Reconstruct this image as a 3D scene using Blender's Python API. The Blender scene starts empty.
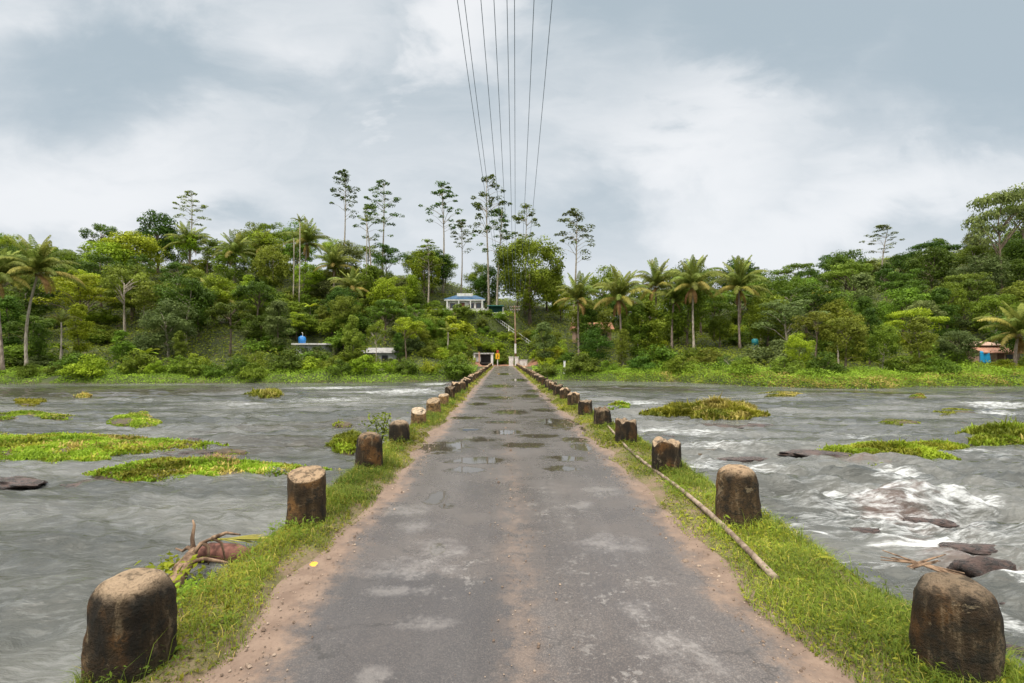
import bpy, math, random
import numpy as np
from mathutils import noise as mnoise, Vector

random.seed(7)
R = np.random.default_rng(11)
SC = bpy.context.scene
COL = SC.collection

# ------------------------------------------------------------------ camera
F, VX, HY, CZ = 490.0, 503.0, 356.0, 1.7      # focal length in pixels, vanishing point, eye height
cam_d = bpy.data.cameras.new('camera')
cam_d.sensor_width = 36.0
cam_d.lens = F * 36.0 / 1024.0
cam_d.shift_x = (512 - VX) / 1024.0
cam_d.shift_y = (HY - 341.5) / 1024.0
cam_d.clip_start = 0.05
cam_d.clip_end = 4000
cam = bpy.data.objects.new('camera', cam_d)
cam.location = (0, 0, CZ)
cam.rotation_euler = (math.radians(90), 0, 0)
COL.objects.link(cam)
SC.camera = cam

# ------------------------------------------------------------------ node helper
class NT:
    def __init__(s, tree):
        s.t = tree
        s.t.nodes.clear()
    def n(s, typ, **kw):
        nd = s.t.nodes.new(typ)
        for k, v in kw.items():
            if k == 'inp':
                for i, val in v.items():
                    if isinstance(val, bpy.types.NodeSocket):
                        s.t.links.new(val, nd.inputs[i])
                    else:
                        nd.inputs[i].default_value = val
            else:
                setattr(nd, k, v)
        return nd
    def math(s, op, a, b=None, c=None, clamp=False):
        d = {0: a}
        if b is not None: d[1] = b
        if c is not None: d[2] = c
        return s.n('ShaderNodeMath', operation=op, use_clamp=clamp, inp=d).outputs[0]
    def vmath(s, op, a, b=None):
        d = {0: a}
        if b is not None: d[1] = b
        nd = s.n('ShaderNodeVectorMath', operation=op, inp=d)
        return nd.outputs['Value'] if op in ('LENGTH', 'DOT_PRODUCT') else nd.outputs[0]
    def mix(s, f, a, b, blend='MIX'):
        nd = s.n('ShaderNodeMix', data_type='RGBA', blend_type=blend, clamp_factor=True)
        for i, v in ((0, f), (6, a), (7, b)):
            if isinstance(v, bpy.types.NodeSocket): s.t.links.new(v, nd.inputs[i])
            else: nd.inputs[i].default_value = (tuple(v) + (1,))[:4] if i else v
        return nd.outputs[2]
    def noise(s, vec, scale, detail=4, rough=.55, dist=0.0):
        nd = s.n('ShaderNodeTexNoise', inp={'Vector': vec, 'Scale': scale, 'Detail': detail, 'Roughness': rough, 'Distortion': dist})
        return nd.outputs['Fac']
    def mapr(s, v, a, b, c=0.0, d=1.0, smooth=True):
        return s.n('ShaderNodeMapRange', interpolation_type='SMOOTHSTEP' if smooth else 'LINEAR',
                   inp={0: v, 1: a, 2: b, 3: c, 4: d}).outputs[0]
    def comb(s, x, y, z):
        return s.n('ShaderNodeCombineXYZ', inp={0: x, 1: y, 2: z}).outputs[0]
    def blobs(s, xs, ys, lst):
        """max over ellipses (cx, cy, rx, ry[, gain]) of gain*(1 - distance)"""
        acc = None
        for e in lst:
            cx, cy, rx, ry = e[:4]
            a = s.math('MULTIPLY', s.math('SUBTRACT', xs, cx), 1.0 / rx)
            b = s.math('MULTIPLY', s.math('SUBTRACT', ys, cy), 1.0 / ry)
            q = s.math('SQRT', s.math('ADD', s.math('MULTIPLY', a, a), s.math('MULTIPLY', b, b)))
            v = s.math('SUBTRACT', 1.0, q)
            if len(e) > 4: v = s.math('MULTIPLY', s.math('MAXIMUM', v, 0.0), e[4])
            acc = v if acc is None else s.math('MAXIMUM', acc, v)
        return acc

def c4(c): return (c[0], c[1], c[2], 1)

# ------------------------------------------------------------------ sky, sun, exposure
SUN_EL, SUN_AZ = math.radians(52), math.radians(215)
world = bpy.data.worlds.new('World')
SC.world = world
world.use_nodes = True
W = NT(world.node_tree)
wd = W.n('ShaderNodeTexCoord').outputs['Generated']
sp = W.n('ShaderNodeSeparateXYZ', inp={0: wd})
dx, dy, dz = sp.outputs
sky = W.n('ShaderNodeTexSky', sky_type='NISHITA', sun_disc=False, sun_elevation=SUN_EL, sun_rotation=SUN_AZ,
          air_density=1.0, dust_density=2.0, ozone_density=1.0)
zz = W.math('ADD', W.math('MAXIMUM', dz, 0.0), 0.22)
cp = W.comb(W.math('DIVIDE', dx, zz), W.math('DIVIDE', dy, zz), 0.37)
ay = W.math('MAXIMUM', dy, 0.05)
su = W.math('DIVIDE', dx, ay)
sv = W.math('DIVIDE', dz, ay)
n1 = W.noise(W.vmath('ADD', cp, (3.1, 7.7, 0)), 1.0, 7, .50, .25)
n2 = W.noise(W.comb(W.math('MULTIPLY', su, 1.0), W.math('MULTIPLY', sv, 1.9), 2.3), 3.0, 7, .55, .35)
cl = W.math('ADD', W.math('MULTIPLY', n1, .50), W.math('MULTIPLY', n2, .36))
n3 = W.noise(W.comb(W.math('ADD', su, W.math('MULTIPLY', n2, .5)), W.math('MULTIPLY', sv, 2.4), 7.9), 8.0, 5, .6, .4)
cl = W.math('ADD', cl, W.math('MULTIPLY', n3, .16))
def uv(px, py): return ((px - VX) / F, (HY - py) / F)
def skyblob(lst):
    out = []
    for px, py, rx, ry, g in lst:
        u, v = uv(px, py)
        out.append((u, v, rx / F, ry / F, g))
    return out
warp = W.math('MULTIPLY', W.math('SUBTRACT', W.math('ADD', W.math('MULTIPLY', n1, .5), W.math('MULTIPLY', n2, .5)), .5), .9)
bright = W.blobs(W.math('ADD', su, warp), W.math('ADD', sv, warp),
                 skyblob([(430, 40, 80, 80, .35), (60, 215, 260, 75, .35), (690, 150, 150, 60, .24), (860, 215, 330, 55, .26), (290, 60, 140, 60, .14), (150, 160, 160, 50, .15)]))
dark = W.blobs(W.math('ADD', su, warp), W.math('ADD', sv, warp),
               skyblob([(110, 75, 230, 75, .30), (760, 25, 190, 110, .48), (1010, 60, 260, 120, .42), (580, 10, 120, 90, .3), (270, 90, 120, 60, .16), (380, 110, 150, 60, .1), (600, 230, 160, 50, .12)]))
cl = W.math('ADD', cl, W.math('SUBTRACT', bright, dark))
cl = W.mapr(cl, .20, .78, 0, 1)
cc = W.mix(cl, (2.85, 3.38, 3.75), (5.75, 5.85, 5.95))
hz = W.mapr(dz, 0.0, .30, 1, 0)
cc = W.mix(W.math('MULTIPLY', hz, .6), cc, (4.85, 4.95, 5.15))
zen = W.mapr(dz, .60, .95, 1.0, 5.2)
cc = W.mix(W.mapr(dz, .60, .85), cc, (6.1, 5.9, 5.4))
cc = W.n('ShaderNodeVectorMath', operation='SCALE', inp={0: cc, 3: zen}).outputs[0]
blend = W.mix(.93, sky.outputs[0], cc)
low = W.mapr(dz, -.06, -.005, 0, 1)
blend = W.mix(low, (1.2, 1.25, 1.1), blend)
bg = W.n('ShaderNodeBackground', inp={0: blend, 1: .1})
wo = W.n('ShaderNodeOutputWorld', inp={0: bg.outputs[0]})

sun_d = bpy.data.lights.new('sun', 'SUN')
sun_d.energy = 1.5
sun_d.angle = math.radians(14)
sun_d.color = (1.0, .93, .82)
sun = bpy.data.objects.new('sun', sun_d)
# light travels from the sun, which stands behind the camera's left shoulder
sdir = Vector((math.sin(SUN_AZ) * math.cos(SUN_EL), math.cos(SUN_AZ) * math.cos(SUN_EL), math.sin(SUN_EL)))
sun.rotation_euler = (-sdir).to_track_quat('-Z', 'Y').to_euler()
sun.location = (-20, -30, 60)
COL.objects.link(sun)

SC.view_settings.view_transform = 'Standard'
SC.view_settings.look = 'None'
SC.view_settings.gamma = 1
SC.view_settings.use_curve_mapping = False
SC.view_settings.exposure = 0.68
SC.render.engine = 'CYCLES'
SC.cycles.use_denoising = True
SC.cycles.max_bounces = 6
SC.cycles.transparent_max_bounces = 6
SC.cycles.caustics_reflective = False
SC.cycles.caustics_refractive = False

WZ = -1.8                                        # water level (road surface is z = 0)
def at(px, py, d): return Vector(((px - VX) / F * d, d, CZ + (HY - py) / F * d))
def on_plane(px, py, z):
    d = F * (CZ - z) / (py - HY)
    return ((px - VX) / F * d, d)

# ------------------------------------------------------------------ mesh helpers
def mesh(name, V, Fc, mat=None, smooth=False):
    V = np.asarray(V, dtype=np.float32).reshape(-1, 3)
    me = bpy.data.meshes.new(name)
    if isinstance(Fc, np.ndarray):
        n, k = Fc.shape
        me.vertices.add(len(V)); me.vertices.foreach_set('co', V.ravel())
        me.loops.add(n * k); me.loops.foreach_set('vertex_index', Fc.astype(np.int32).ravel())
        me.polygons.add(n)
        me.polygons.foreach_set('loop_start', np.arange(0, n * k, k, dtype=np.int32))
        me.update(calc_edges=True)
    else:
        me.from_pydata([tuple(map(float, v)) for v in V], [], [tuple(int(i) for i in f) for f in Fc])
        me.update()
    if smooth:
        me.polygons.foreach_set('use_smooth', np.ones(len(me.polygons), dtype=bool))
    if mat is not None:
        for m in (mat if isinstance(mat, (list, tuple)) else [mat]): me.materials.append(m)
    return me

def link(name, me, parent=None, loc=(0, 0, 0), rot=(0, 0, 0), scale=(1, 1, 1)):
    o = bpy.data.objects.new(name, me)
    COL.objects.link(o)
    o.parent = parent
    o.location = loc; o.rotation_euler = rot; o.scale = scale
    return o

LABELS = set()
def tag(o, label, cat, group=None, shared=False):
    n = len(label.replace(',', ' ').split())
    if not 4 <= n <= 16: print('LABEL LENGTH', n, label)
    if label in LABELS and not shared: print('DUP LABEL', label)
    LABELS.add(label)
    o['label'] = label; o['category'] = cat
    if group: o['group'] = group
    return o
def setting(o, kind='structure'):
    o['kind'] = kind
    return o

class MB:
    """collects shapes into one mesh"""
    def __init__(s): s.v = []; s.f = []; s.n = 0
    def add(s, V, Fc):
        V = np.asarray(V, float)
        s.v.append(V); s.f += [tuple(int(i) + s.n for i in q) for q in Fc]; s.n += len(V)
        return s
    def box(s, c, d, rz=0.0):
        x, y, z = (q / 2 for q in d)
        V = np.array([(-x, -y, -z), (x, -y, -z), (x, y, -z), (-x, y, -z), (-x, -y, z), (x, -y, z), (x, y, z), (-x, y, z)])
        if rz:
            ca, sa = math.cos(rz), math.sin(rz)
            V = np.c_[V[:, 0] * ca - V[:, 1] * sa, V[:, 0] * sa + V[:, 1] * ca, V[:, 2]]
        return s.add(V + np.array(c, float), [(0, 3, 2, 1), (4, 5, 6, 7), (0, 1, 5, 4), (1, 2, 6, 5), (2, 3, 7, 6), (3, 0, 4, 7)])
    def tube(s, P, rad, n=8, cap=True):
        V, q = tube(P, rad, n)
        s.add(V, q)
        if cap:
            b = s.n - len(V)
            s.f.append(tuple(b + i for i in reversed(range(n))))
            s.f.append(tuple(b + len(V) - n + i for i in range(n)))
        return s
    def obj(s, name, mat, parent=None, smooth=False, bevel=0.0, **kw):
        o = link(name, mesh(name, np.concatenate(s.v), s.f, mat, smooth), parent, **kw)
        if bevel:
            m = o.modifiers.new('b', 'BEVEL'); m.width = bevel; m.segments = 2; m.limit_method = 'ANGLE'
        return o

def tube(P, rad, n=8):
    P = np.asarray(P, float); k = len(P)
    rad = np.broadcast_to(np.asarray(rad, float), (k,))
    T = np.gradient(P, axis=0); T /= np.linalg.norm(T, axis=1)[:, None] + 1e-9
    ref = np.array([1.0, 0, 0]) if abs(T[:, 0]).mean() < .8 else np.array([0, 1.0, 0])
    A = ref - T * (T @ ref)[:, None]; A /= np.linalg.norm(A, axis=1)[:, None]
    Bv = np.cross(T, A)
    a = np.linspace(0, 2 * np.pi, n, endpoint=False)
    V = P[:, None, :] + rad[:, None, None] * (np.cos(a)[None, :, None] * A[:, None, :] + np.sin(a)[None, :, None] * Bv[:, None, :])
    q = [(i * n + j, i * n + (j + 1) % n, (i + 1) * n + (j + 1) % n, (i + 1) * n + j) for i in range(k - 1) for j in range(n)]
    return V.reshape(-1, 3), q

def unit(v): return v / (np.linalg.norm(v, axis=-1, keepdims=True) + 1e-9)

def vnoise(x, y, seed=0, oct=3):
    """cheap smooth numpy noise in about -1..1"""
    rg = np.random.default_rng(seed)
    out = np.zeros(np.broadcast(x, y).shape); amp = 1; f = 1; tot = 0
    for o in range(oct):
        for k in range(4):
            a = rg.uniform(0, 2 * np.pi); ph = rg.uniform(0, 6.28); w = f * rg.uniform(.7, 1.4)
            out = out + amp * np.sin((x * math.cos(a) + y * math.sin(a)) * w + ph + 1.3 * np.sin((x * math.sin(a + 1) + y * math.cos(a + 1)) * w * .7 + ph * 2)) / 4 * 1.5
        tot += amp; amp *= .5; f *= 2.1
    return out / tot

# ------------------------------------------------------------------ materials
def material(name):
    m = bpy.data.materials.new(name); m.use_nodes = True
    return m, NT(m.node_tree)
def finish(T, shader):
    T.n('ShaderNodeOutputMaterial', inp={0: shader})
def principled(T, color, rough=.6, normal=None, **kw):
    d = {'Base Color': color if isinstance(color, bpy.types.NodeSocket) else c4(color), 'Roughness': rough}
    if normal is not None: d['Normal'] = normal
    d.update(kw)
    return T.n('ShaderNodeBsdfPrincipled', inp=d).outputs[0]
def bump(T, h, strength=.5, dist=.02, normal=None):
    d = {'Strength': strength, 'Distance': dist, 'Height': h}
    if normal is not None: d['Normal'] = normal
    return T.n('ShaderNodeBump', inp=d).outputs[0]

def simple(name, col, rough=.6, var=.25, scale=6.0, spec=.4, dirt=None):
    """paint / plaster / metal with mottling and stains"""
    m, T = material(name)
    oc = T.n('ShaderNodeTexCoord').outputs['Object']
    a = T.noise(oc, scale, 5, .6)
    c = T.mix(T.mapr(a, .3, .7), tuple(x * (1 - var) for x in col), tuple(min(1, x * (1 + var * .6)) for x in col))
    if dirt:
        s = T.noise(T.vmath('MULTIPLY', oc, (3, 3, .6)), 1.4, 4, .6)
        c = T.mix(T.mapr(s, .52, .7), c, dirt)
    finish(T, principled(T, c, rough, bump(T, T.noise(oc, scale * 6, 3), .2, .01), **{'Specular IOR Level': spec}))
    return m

def leafmat(name, lo, hi, trans=.35, hue=.022):
    m, T = material(name)
    g = T.n('ShaderNodeNewGeometry')
    oi = T.n('ShaderNodeObjectInfo')
    c = T.mix(g.outputs['Random Per Island'], lo, hi)
    oc = T.n('ShaderNodeTexCoord').outputs['Object']
    nz = T.noise(oc, .7, 2, .5)
    c = T.mix(T.mapr(nz, .42, .68), c, tuple(x * 1.3 for x in hi))
    hs = T.n('ShaderNodeHueSaturation', inp={0: T.mapr(oi.outputs['Random'], 0, 1, .5 - hue, .5 + hue, False), 1: 1.0,
                                            2: T.mapr(T.math('FRACT', T.math('MULTIPLY', oi.outputs['Random'], 7.31)), 0, 1, .75, 1.25, False), 4: c})
    pr = principled(T, hs.outputs[0], .55, **{'Specular IOR Level': .12})
    tr = T.n('ShaderNodeBsdfTranslucent', inp={0: hs.outputs[0]}).outputs[0]
    mx = T.n('ShaderNodeMixShader', inp={0: trans, 1: pr, 2: tr}).outputs[0]
    finish(T, mx)
    return m

M = {}
M['dark'] = leafmat('leaf_dark_green', (.038, .072, .009), (.090, .145, .016))
M['mid'] = leafmat('leaf_mid_green', (.075, .120, .010), (.155, .220, .020))
M['olive'] = leafmat('leaf_olive', (.090, .122, .013), (.175, .215, .026))
M['bright'] = leafmat('leaf_bright_green', (.135, .195, .010), (.26, .325, .020))
M['grey'] = leafmat('leaf_grey_green', (.080, .110, .030), (.155, .190, .055))
M['yellow'] = leafmat('leaf_yellow', (.20, .17, .02), (.36, .30, .04))
M['frond'] = leafmat('frond_green', (.10, .135, .020), (.215, .245, .05))
M['oldfrond'] = leafmat('frond_yellow', (.22, .20, .045), (.36, .30, .07), .3)
M['deadfrond'] = leafmat('frond_dead', (.24, .13, .045), (.36, .22, .09), .2)
M['lime'] = leafmat('grass_lime', (.115, .19, .012), (.25, .345, .028), .35, .015)
M['verge'] = leafmat('verge_weeds', (.090, .112, .012), (.25, .26, .026), .3, .02)
M['vergedark'] = leafmat('verge_weeds_dark', (.060, .095, .012), (.185, .22, .026), .3, .02)
M['dry'] = leafmat('grass_dry', (.26, .20, .045), (.44, .36, .10), .3, .015)
M['brownstalk'] = leafmat('stalk_brown', (.16, .09, .045), (.34, .21, .11), .15, .015)
M['bank'] = leafmat('bank_creeper', (.11, .17, .012), (.23, .30, .026), .35, .02)
M['bushcover'] = leafmat('undergrowth', (.075, .120, .010), (.165, .225, .020), .35, .03)

def barkmat(name, lo, hi, sc=4):
    m, T = material(name)
    oc = T.n('ShaderNodeTexCoord').outputs['Object']
    a = T.noise(T.vmath('MULTIPLY', oc, (1, 1, .35)), sc, 5, .65)
    c = T.mix(T.mapr(a, .35, .65), lo, hi)
    finish(T, principled(T, c, .85, bump(T, a, .6, .05), **{'Specular IOR Level': .2}))
    return m
M['bark'] = barkmat('bark_brown', (.08, .06, .045), (.22, .17, .12))
M['palebark'] = barkmat('bark_pale', (.24, .20, .15), (.48, .42, .34))
M['palmbark'] = barkmat('bark_palm', (.17, .13, .10), (.36, .29, .24), 3)
M['husk'] = simple('coconut', (.16, .12, .03), .5)

# terrain
m, T = material('terrain'); M['terrain'] = m
oc = T.n('ShaderNodeTexCoord').outputs['Object']
spx = T.n('ShaderNodeSeparateXYZ', inp={0: oc}).outputs
g1 = T.noise(oc, .25, 6, .6); g2 = T.noise(oc, 3.0, 4, .6)
c = T.mix(T.mapr(g1, .35, .65), (.030, .042, .009), (.065, .085, .014))  # shade beneath the plants is put into these darker ground colours
c = T.mix(T.math('MULTIPLY', T.mapr(T.noise(oc, .45, 4, .6), .58, .70), .6), c, (.14, .085, .045))
rd = T.blobs(spx[0], spx[1], [(0.5, 86, 7.5, 8.5)])
rd = T.math('ADD', rd, T.math('MULTIPLY', T.math('SUBTRACT', g1, .5), .7))
c = T.mix(T.mapr(rd, .05, .3), c, (.27, .125, .070))
c = T.mix(T.math('MULTIPLY', T.mapr(spx[2], -1.9, -1.55, 1, 0), .9), c, (.07, .05, .035))
c = T.mix(T.math('MULTIPLY', g2, .35), c, (.03, .03, .012))
finish(T, principled(T, c, .9, bump(T, g2, .8, .2)))

# ------------------------------------------------------------------ terrain
def Bk(x):
    return np.interp(x, [-160, -60, -30, -14, -5, 5, 14, 23, 28, 34, 41, 47, 60, 90, 160],
                        [60, 61.5, 63, 65, 71, 71, 68.5, 66, 57.5, 53.5, 52.5, 56.5, 57, 56, 55])
def SL(x):
    return np.interp(x, [-160, -40, -22, -8, 8, 16, 26, 36, 52, 66, 85, 105, 160],
                        [.43, .43, .40, .37, .33, .27, .19, .17, .20, .27, .36, .45, .5])
PADS = [(-8.0, 105.5, 10.5, 5.5, 10.9), (-31, 80.5, 5, 4, 1.3), (-20, 77.5, 5, 3.2, .35), (72.5, 73.5, 5, 4, .4),
        (17.5, 97, 6, 4, 4.3), (-1.5, 105, 5, 4, 10.4), (-3.6, 89, 3.2, 2.2, 0.02)]
def Hs(x, y):
    x = np.asarray(x, float); y = np.asarray(y, float)
    t = y - Bk(x)
    ye = np.where(y > 126, 126 + 5 * (1 - np.exp(-(y - 126) / 5.0)), y)
    te = ye - Bk(x)
    up = -1.8 + 1.15 * (1 - np.exp(-np.maximum(t, 0) / 2.2)) + SL(x) * 3.0 * np.log1p(np.exp(np.clip((te - 9) / 3.0, -30, 30)))
    dn = np.maximum(-1.8 + t * .5, -3.0)
    h = np.where(t > 0, up, dn)
    h = h + np.where(t > 4, np.clip((t - 4) / 10, 0, 1), 0) * .5 * vnoise(x * .12, y * .12, 5)
    near = np.clip((-y - 14) / 6, 0, 1)
    h = np.where(y < 0, -3.0 + near * 2.5, h)
    def pad(h, d, z): 
        k = np.clip((1.35 - d) / .55, 0, 1); k = k * k * (3 - 2 * k)
        return h * (1 - k) + z * k
    for px, py, rx, ry, pz in PADS:
        d = np.sqrt(((x - px) / rx) ** 2 + ((y - py) / ry) ** 2)
        h = pad(h, d, pz)
    d = np.maximum(np.abs(x - .5) / 5.0, np.abs(y - 85) / 9.5)
    h = pad(h, d, -.03)
    return h
def H(x, y): return float(Hs(np.array([x]), np.array([y]))[0])

def grid_sheet(xs, ys, zfun):
    X, Y = np.meshgrid(xs, ys)
    Z = zfun(X, Y)
    nx, ny = len(xs), len(ys)
    i = np.arange(nx * ny).reshape(ny, nx)
    q = np.stack([i[:-1, :-1], i[:-1, 1:], i[1:, 1:], i[1:, :-1]], -1).reshape(-1, 4)
    return np.stack([X, Y, Z], -1).reshape(-1, 3), q
xs = np.unique(np.r_[np.linspace(-1500, -170, 12), np.arange(-170, 170.1, 1.6), np.linspace(170, 1500, 12)])
ys = np.unique(np.r_[np.linspace(-1500, -40, 10), np.arange(-40, 44, 6), np.arange(44, 140.1, 1.2), np.linspace(140, 2500, 16)])
V, q = grid_sheet(xs, ys, Hs)
setting(link('ground', mesh('ground', V, q, M['terrain'], True)))

# ------------------------------------------------------------------ river
def wpx(l):
    out = []
    for px, py, rx, ry, *g in l:
        d0 = F * (CZ - WZ) / (py - HY)
        cx = (px - VX) / F * d0
        d1 = F * (CZ - WZ) / (py - ry - HY); d2 = F * (CZ - WZ) / (py + ry - HY)
        out.append((cx, d0, rx / F * d0, (d1 - d2) / 2, *g))
    return out
m, T = material('river_water'); M['water'] = m
oc = T.n('ShaderNodeTexCoord').outputs['Object']
wx, wy, wzz = T.n('ShaderNodeSeparateXYZ', inp={0: oc}).outputs
st = T.vmath('MULTIPLY', oc, (.45, 1.25, 1))
f1 = T.noise(st, 1.5, 6, .62, .8)
f2 = T.noise(T.vmath('MULTIPLY', oc, (.5, 1.0, 1)), 4.5, 5, .65, .4)
f3 = T.noise(T.vmath('MULTIPLY', oc, (.30, 1.0, 1)), .35, 4, .55, .5)
foamspots = wpx([(900, 515, 190, 55, .34), (885, 474, 50, 7, .7), (930, 490, 60, 6, .65), (960, 506, 60, 7, .7), (905, 518, 60, 6, .5), (985, 525, 60, 7, .55), (925, 541, 75, 8, .85), (1010, 582, 26, 13, .9), (1012, 625, 30, 18, .65),
                 (830, 500, 50, 6, .6), (815, 530, 40, 6, .5), (815, 565, 42, 7, .65), (790, 600, 30, 10, .45), (870, 565, 50, 7, .55), (720, 445, 80, 10, .42), (745, 470, 70, 10, .36), (665, 430, 40, 8, .5),
                 (700, 432, 60, 6, .4), (985, 404, 60, 4, .6), (1005, 414, 40, 4, .5), (640, 403, 45, 4, .4), (880, 436, 90, 6, .28), (740, 520, 50, 14, .42), (700, 465, 50, 10, .36), (980, 455, 60, 8, .3),
                 (340, 388, 80, 3, .4), (400, 392, 60, 4, .45), (330, 400, 100, 5, .28), (240, 405, 90, 5, .25), (440, 384, 40, 2, .5), (150, 400, 90, 4, .2)])
fz = T.math('MULTIPLY', T.math('SUBTRACT', f1, .5), 2.2)
fm = T.blobs(T.math('ADD', wx, T.math('MULTIPLY', fz, .9)), T.math('ADD', wy, T.math('MULTIPLY', fz, .7)), foamspots)
fbase = T.math('ADD', T.math('MULTIPLY', f1, .6), T.math('MULTIPLY', f2, .4))
g1 = T.noise(T.vmath('MULTIPLY', oc, (.34, 1.5, 1)), 2.2, 7, .66, .5)
g2 = T.noise(T.vmath('MULTIPLY', oc, (.35, 1.4, 1)), 6.5, 6, .7, .3)
fil = T.math('SUBTRACT', 1.0, T.math('MULTIPLY', T.math('ABSOLUTE', T.math('SUBTRACT', g1, .5)), 6.0))      # torn white threads
fil = T.math('ADD', T.math('MULTIPLY', fil, .6), T.math('MULTIPLY', T.math('SUBTRACT', g2, .42), 1.9))
fmc = T.math('MAXIMUM', fm, 0.0)
foam = T.math('MULTIPLY', T.mapr(T.math('ADD', fil, T.math('MULTIPLY', fmc, .9)), .52, 1.65), T.mapr(fm, 0.02, .30))
foam = T.math('MULTIPLY', foam, .8)
fine = T.math('ADD', T.math('MULTIPLY', T.mapr(T.math('ADD', fil, T.math('MULTIPLY', f3, .8)), .95, 1.3), .05), T.math('MULTIPLY', T.mapr(f1, .54, .72), .03))
foam = T.math('MAXIMUM', foam, fine)
wc = T.mix(T.mapr(f3, .4, .65), (.052, .054, .048), (.118, .118, .108))
reef = T.blobs(wx, wy, wpx([(900, 512, 80, 26), (975, 560, 70, 40), (850, 460, 50, 10)]))
wc = T.mix(T.math('MULTIPLY', T.mapr(T.math('ADD', reef, T.math('MULTIPLY', T.math('SUBTRACT', f2, .5), 2.0)), .2, 1.0), .6), wc, (.12, .072, .058))
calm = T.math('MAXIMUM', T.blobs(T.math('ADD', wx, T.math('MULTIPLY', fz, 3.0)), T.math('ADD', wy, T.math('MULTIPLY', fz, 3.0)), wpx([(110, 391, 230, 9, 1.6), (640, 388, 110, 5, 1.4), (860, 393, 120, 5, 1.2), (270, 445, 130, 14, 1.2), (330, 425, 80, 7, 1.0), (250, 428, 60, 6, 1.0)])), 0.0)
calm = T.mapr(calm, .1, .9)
hgt_w = T.math('ADD', T.math('MULTIPLY', f2, .5), T.math('MULTIPLY', f1, 1.3))
nb = bump(T, T.math('MULTIPLY', hgt_w, T.mapr(calm, 0, 1, 1, .12)), .6, .15)
wc = T.mix(T.math('MULTIPLY', calm, .7), wc, (.040, .033, .022))  # dark brown tint paints tree reflections into the calm water
nb = bump(T, T.noise(T.vmath('MULTIPLY', oc, (.8, 1.5, 1)), 5, 2, .5), .12, .03, nb)
pw = principled(T, wc, T.mapr(f3, .35, .7, .03, .11), nb, **{'IOR': 1.33, 'Specular IOR Level': .5})
pf = principled(T, (.80, .82, .83), .7, nb)
finish(T, T.n('ShaderNodeMixShader', inp={0: foam, 1: pw, 2: pf}).outputs[0])

def waves(X, Y):
    rg = np.random.default_rng(3)
    wxp = X + .9 * vnoise(X * .5, Y * .7, 31, 2); wyp = Y + .7 * vnoise(X * .35, Y * .6, 32, 2)
    Z = np.zeros_like(X)
    for i in range(34):
        lam = math.exp(rg.uniform(math.log(.35), math.log(4.0)))
        a = math.pi / 2 + rg.normal(0, .55)
        k = 2 * math.pi / lam
        Z += .0165 * lam ** .60 * np.sin(k * (.75 * wxp * math.cos(a) + wyp * math.sin(a)) + rg.uniform(0, 6.28))
    mod = .55 + .6 * np.clip(.5 + .8 * vnoise(X * .13, Y * .22, 33, 3), 0, 1)
    # rougher water in the rapids on the right
    rap = np.exp(-(((X - 10.5) / 4.5) ** 2 + ((Y - 12) / 6) ** 2))
    mod = mod * (1 + .8 * rap)
    calm = np.clip((Bk(X) - Y) / 14, .35, 1)
    Z = Z * mod * calm
    Z += rap * .12 * np.maximum(1 - 2.2 * np.abs(vnoise(X * .9, Y * 1.7, 34, 3)), -.2)
    return WZ + Z * np.clip(1.25 - Y / 120, .3, 1)
ur = np.linspace(-1, 1, 420); ur = 2.6 * np.sign(ur) * np.abs(ur) ** 1.25
yr = np.r_[np.linspace(-60, 0, 40, endpoint=False), 9 * np.exp(np.linspace(0, math.log(83 / 9.0), 360)) - 9]
U, Y = np.meshgrid(ur, yr)
X = U * (np.abs(Y) + 9)
Z = waves(X, Y)
ny, nx = X.shape
i = np.arange(nx * ny).reshape(ny, nx)
q = np.stack([i[:-1, :-1], i[:-1, 1:], i[1:, 1:], i[1:, :-1]], -1).reshape(-1, 4)
setting(link('river_water', mesh('river_water', np.stack([X, Y, Z], -1).reshape(-1, 3), q, M['water'], True)))

# ------------------------------------------------------------------ bridge and road
M['concrete'] = simple('old_concrete', (.24, .21, .17), .85, .4, 1.5, .3, (.05, .045, .03))
DL, DR = -2.14, 2.68
bridge = link('bridge', None)
tag(bridge, 'long low concrete causeway bridge carrying the wet road straight across the river', 'bridge')
MB().box(((DL + DR) / 2, 37.5, -.255), (DR - DL, 93, .49)).obj('deck_slab', M['concrete'], bridge)
for k in range(14):
    MB().box((.19, -3 + k * 6.2, -1.9), (4.3, .8, 2.78)).obj('pier', M['concrete'], bridge, bevel=.06)

m, T = material('wet_asphalt'); M['road'] = m
oc = T.n('ShaderNodeTexCoord').outputs['Object']
rx, ry, rz = T.n('ShaderNodeSeparateXYZ', inp={0: oc}).outputs
nA = T.noise(oc, .9, 5, .6); nB = T.noise(oc, 5.0, 5, .65); nC = T.noise(oc, 28, 4, .7)
vor = T.n('ShaderNodeTexVoronoi', inp={'Vector': oc, 'Scale': 85.0})
agg = vor.outputs['Distance']
streak = T.noise(T.vmath('MULTIPLY', oc, (2.2, .16, 1)), 1.6, 5, .6)
base = T.mix(T.mapr(nA, .3, .7), (.088, .072, .065), (.145, .120, .106))
base = T.mix(T.math('MULTIPLY', T.mapr(streak, .4, .7), .6), base, (.155, .135, .125))
base = T.mix(T.math('MULTIPLY', T.mapr(agg, .15, .6), .55), base, (.035, .034, .036))
base = T.mix(T.math('MULTIPLY', T.mapr(nC, .58, .72), .5), base, (.24, .22, .20))
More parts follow.
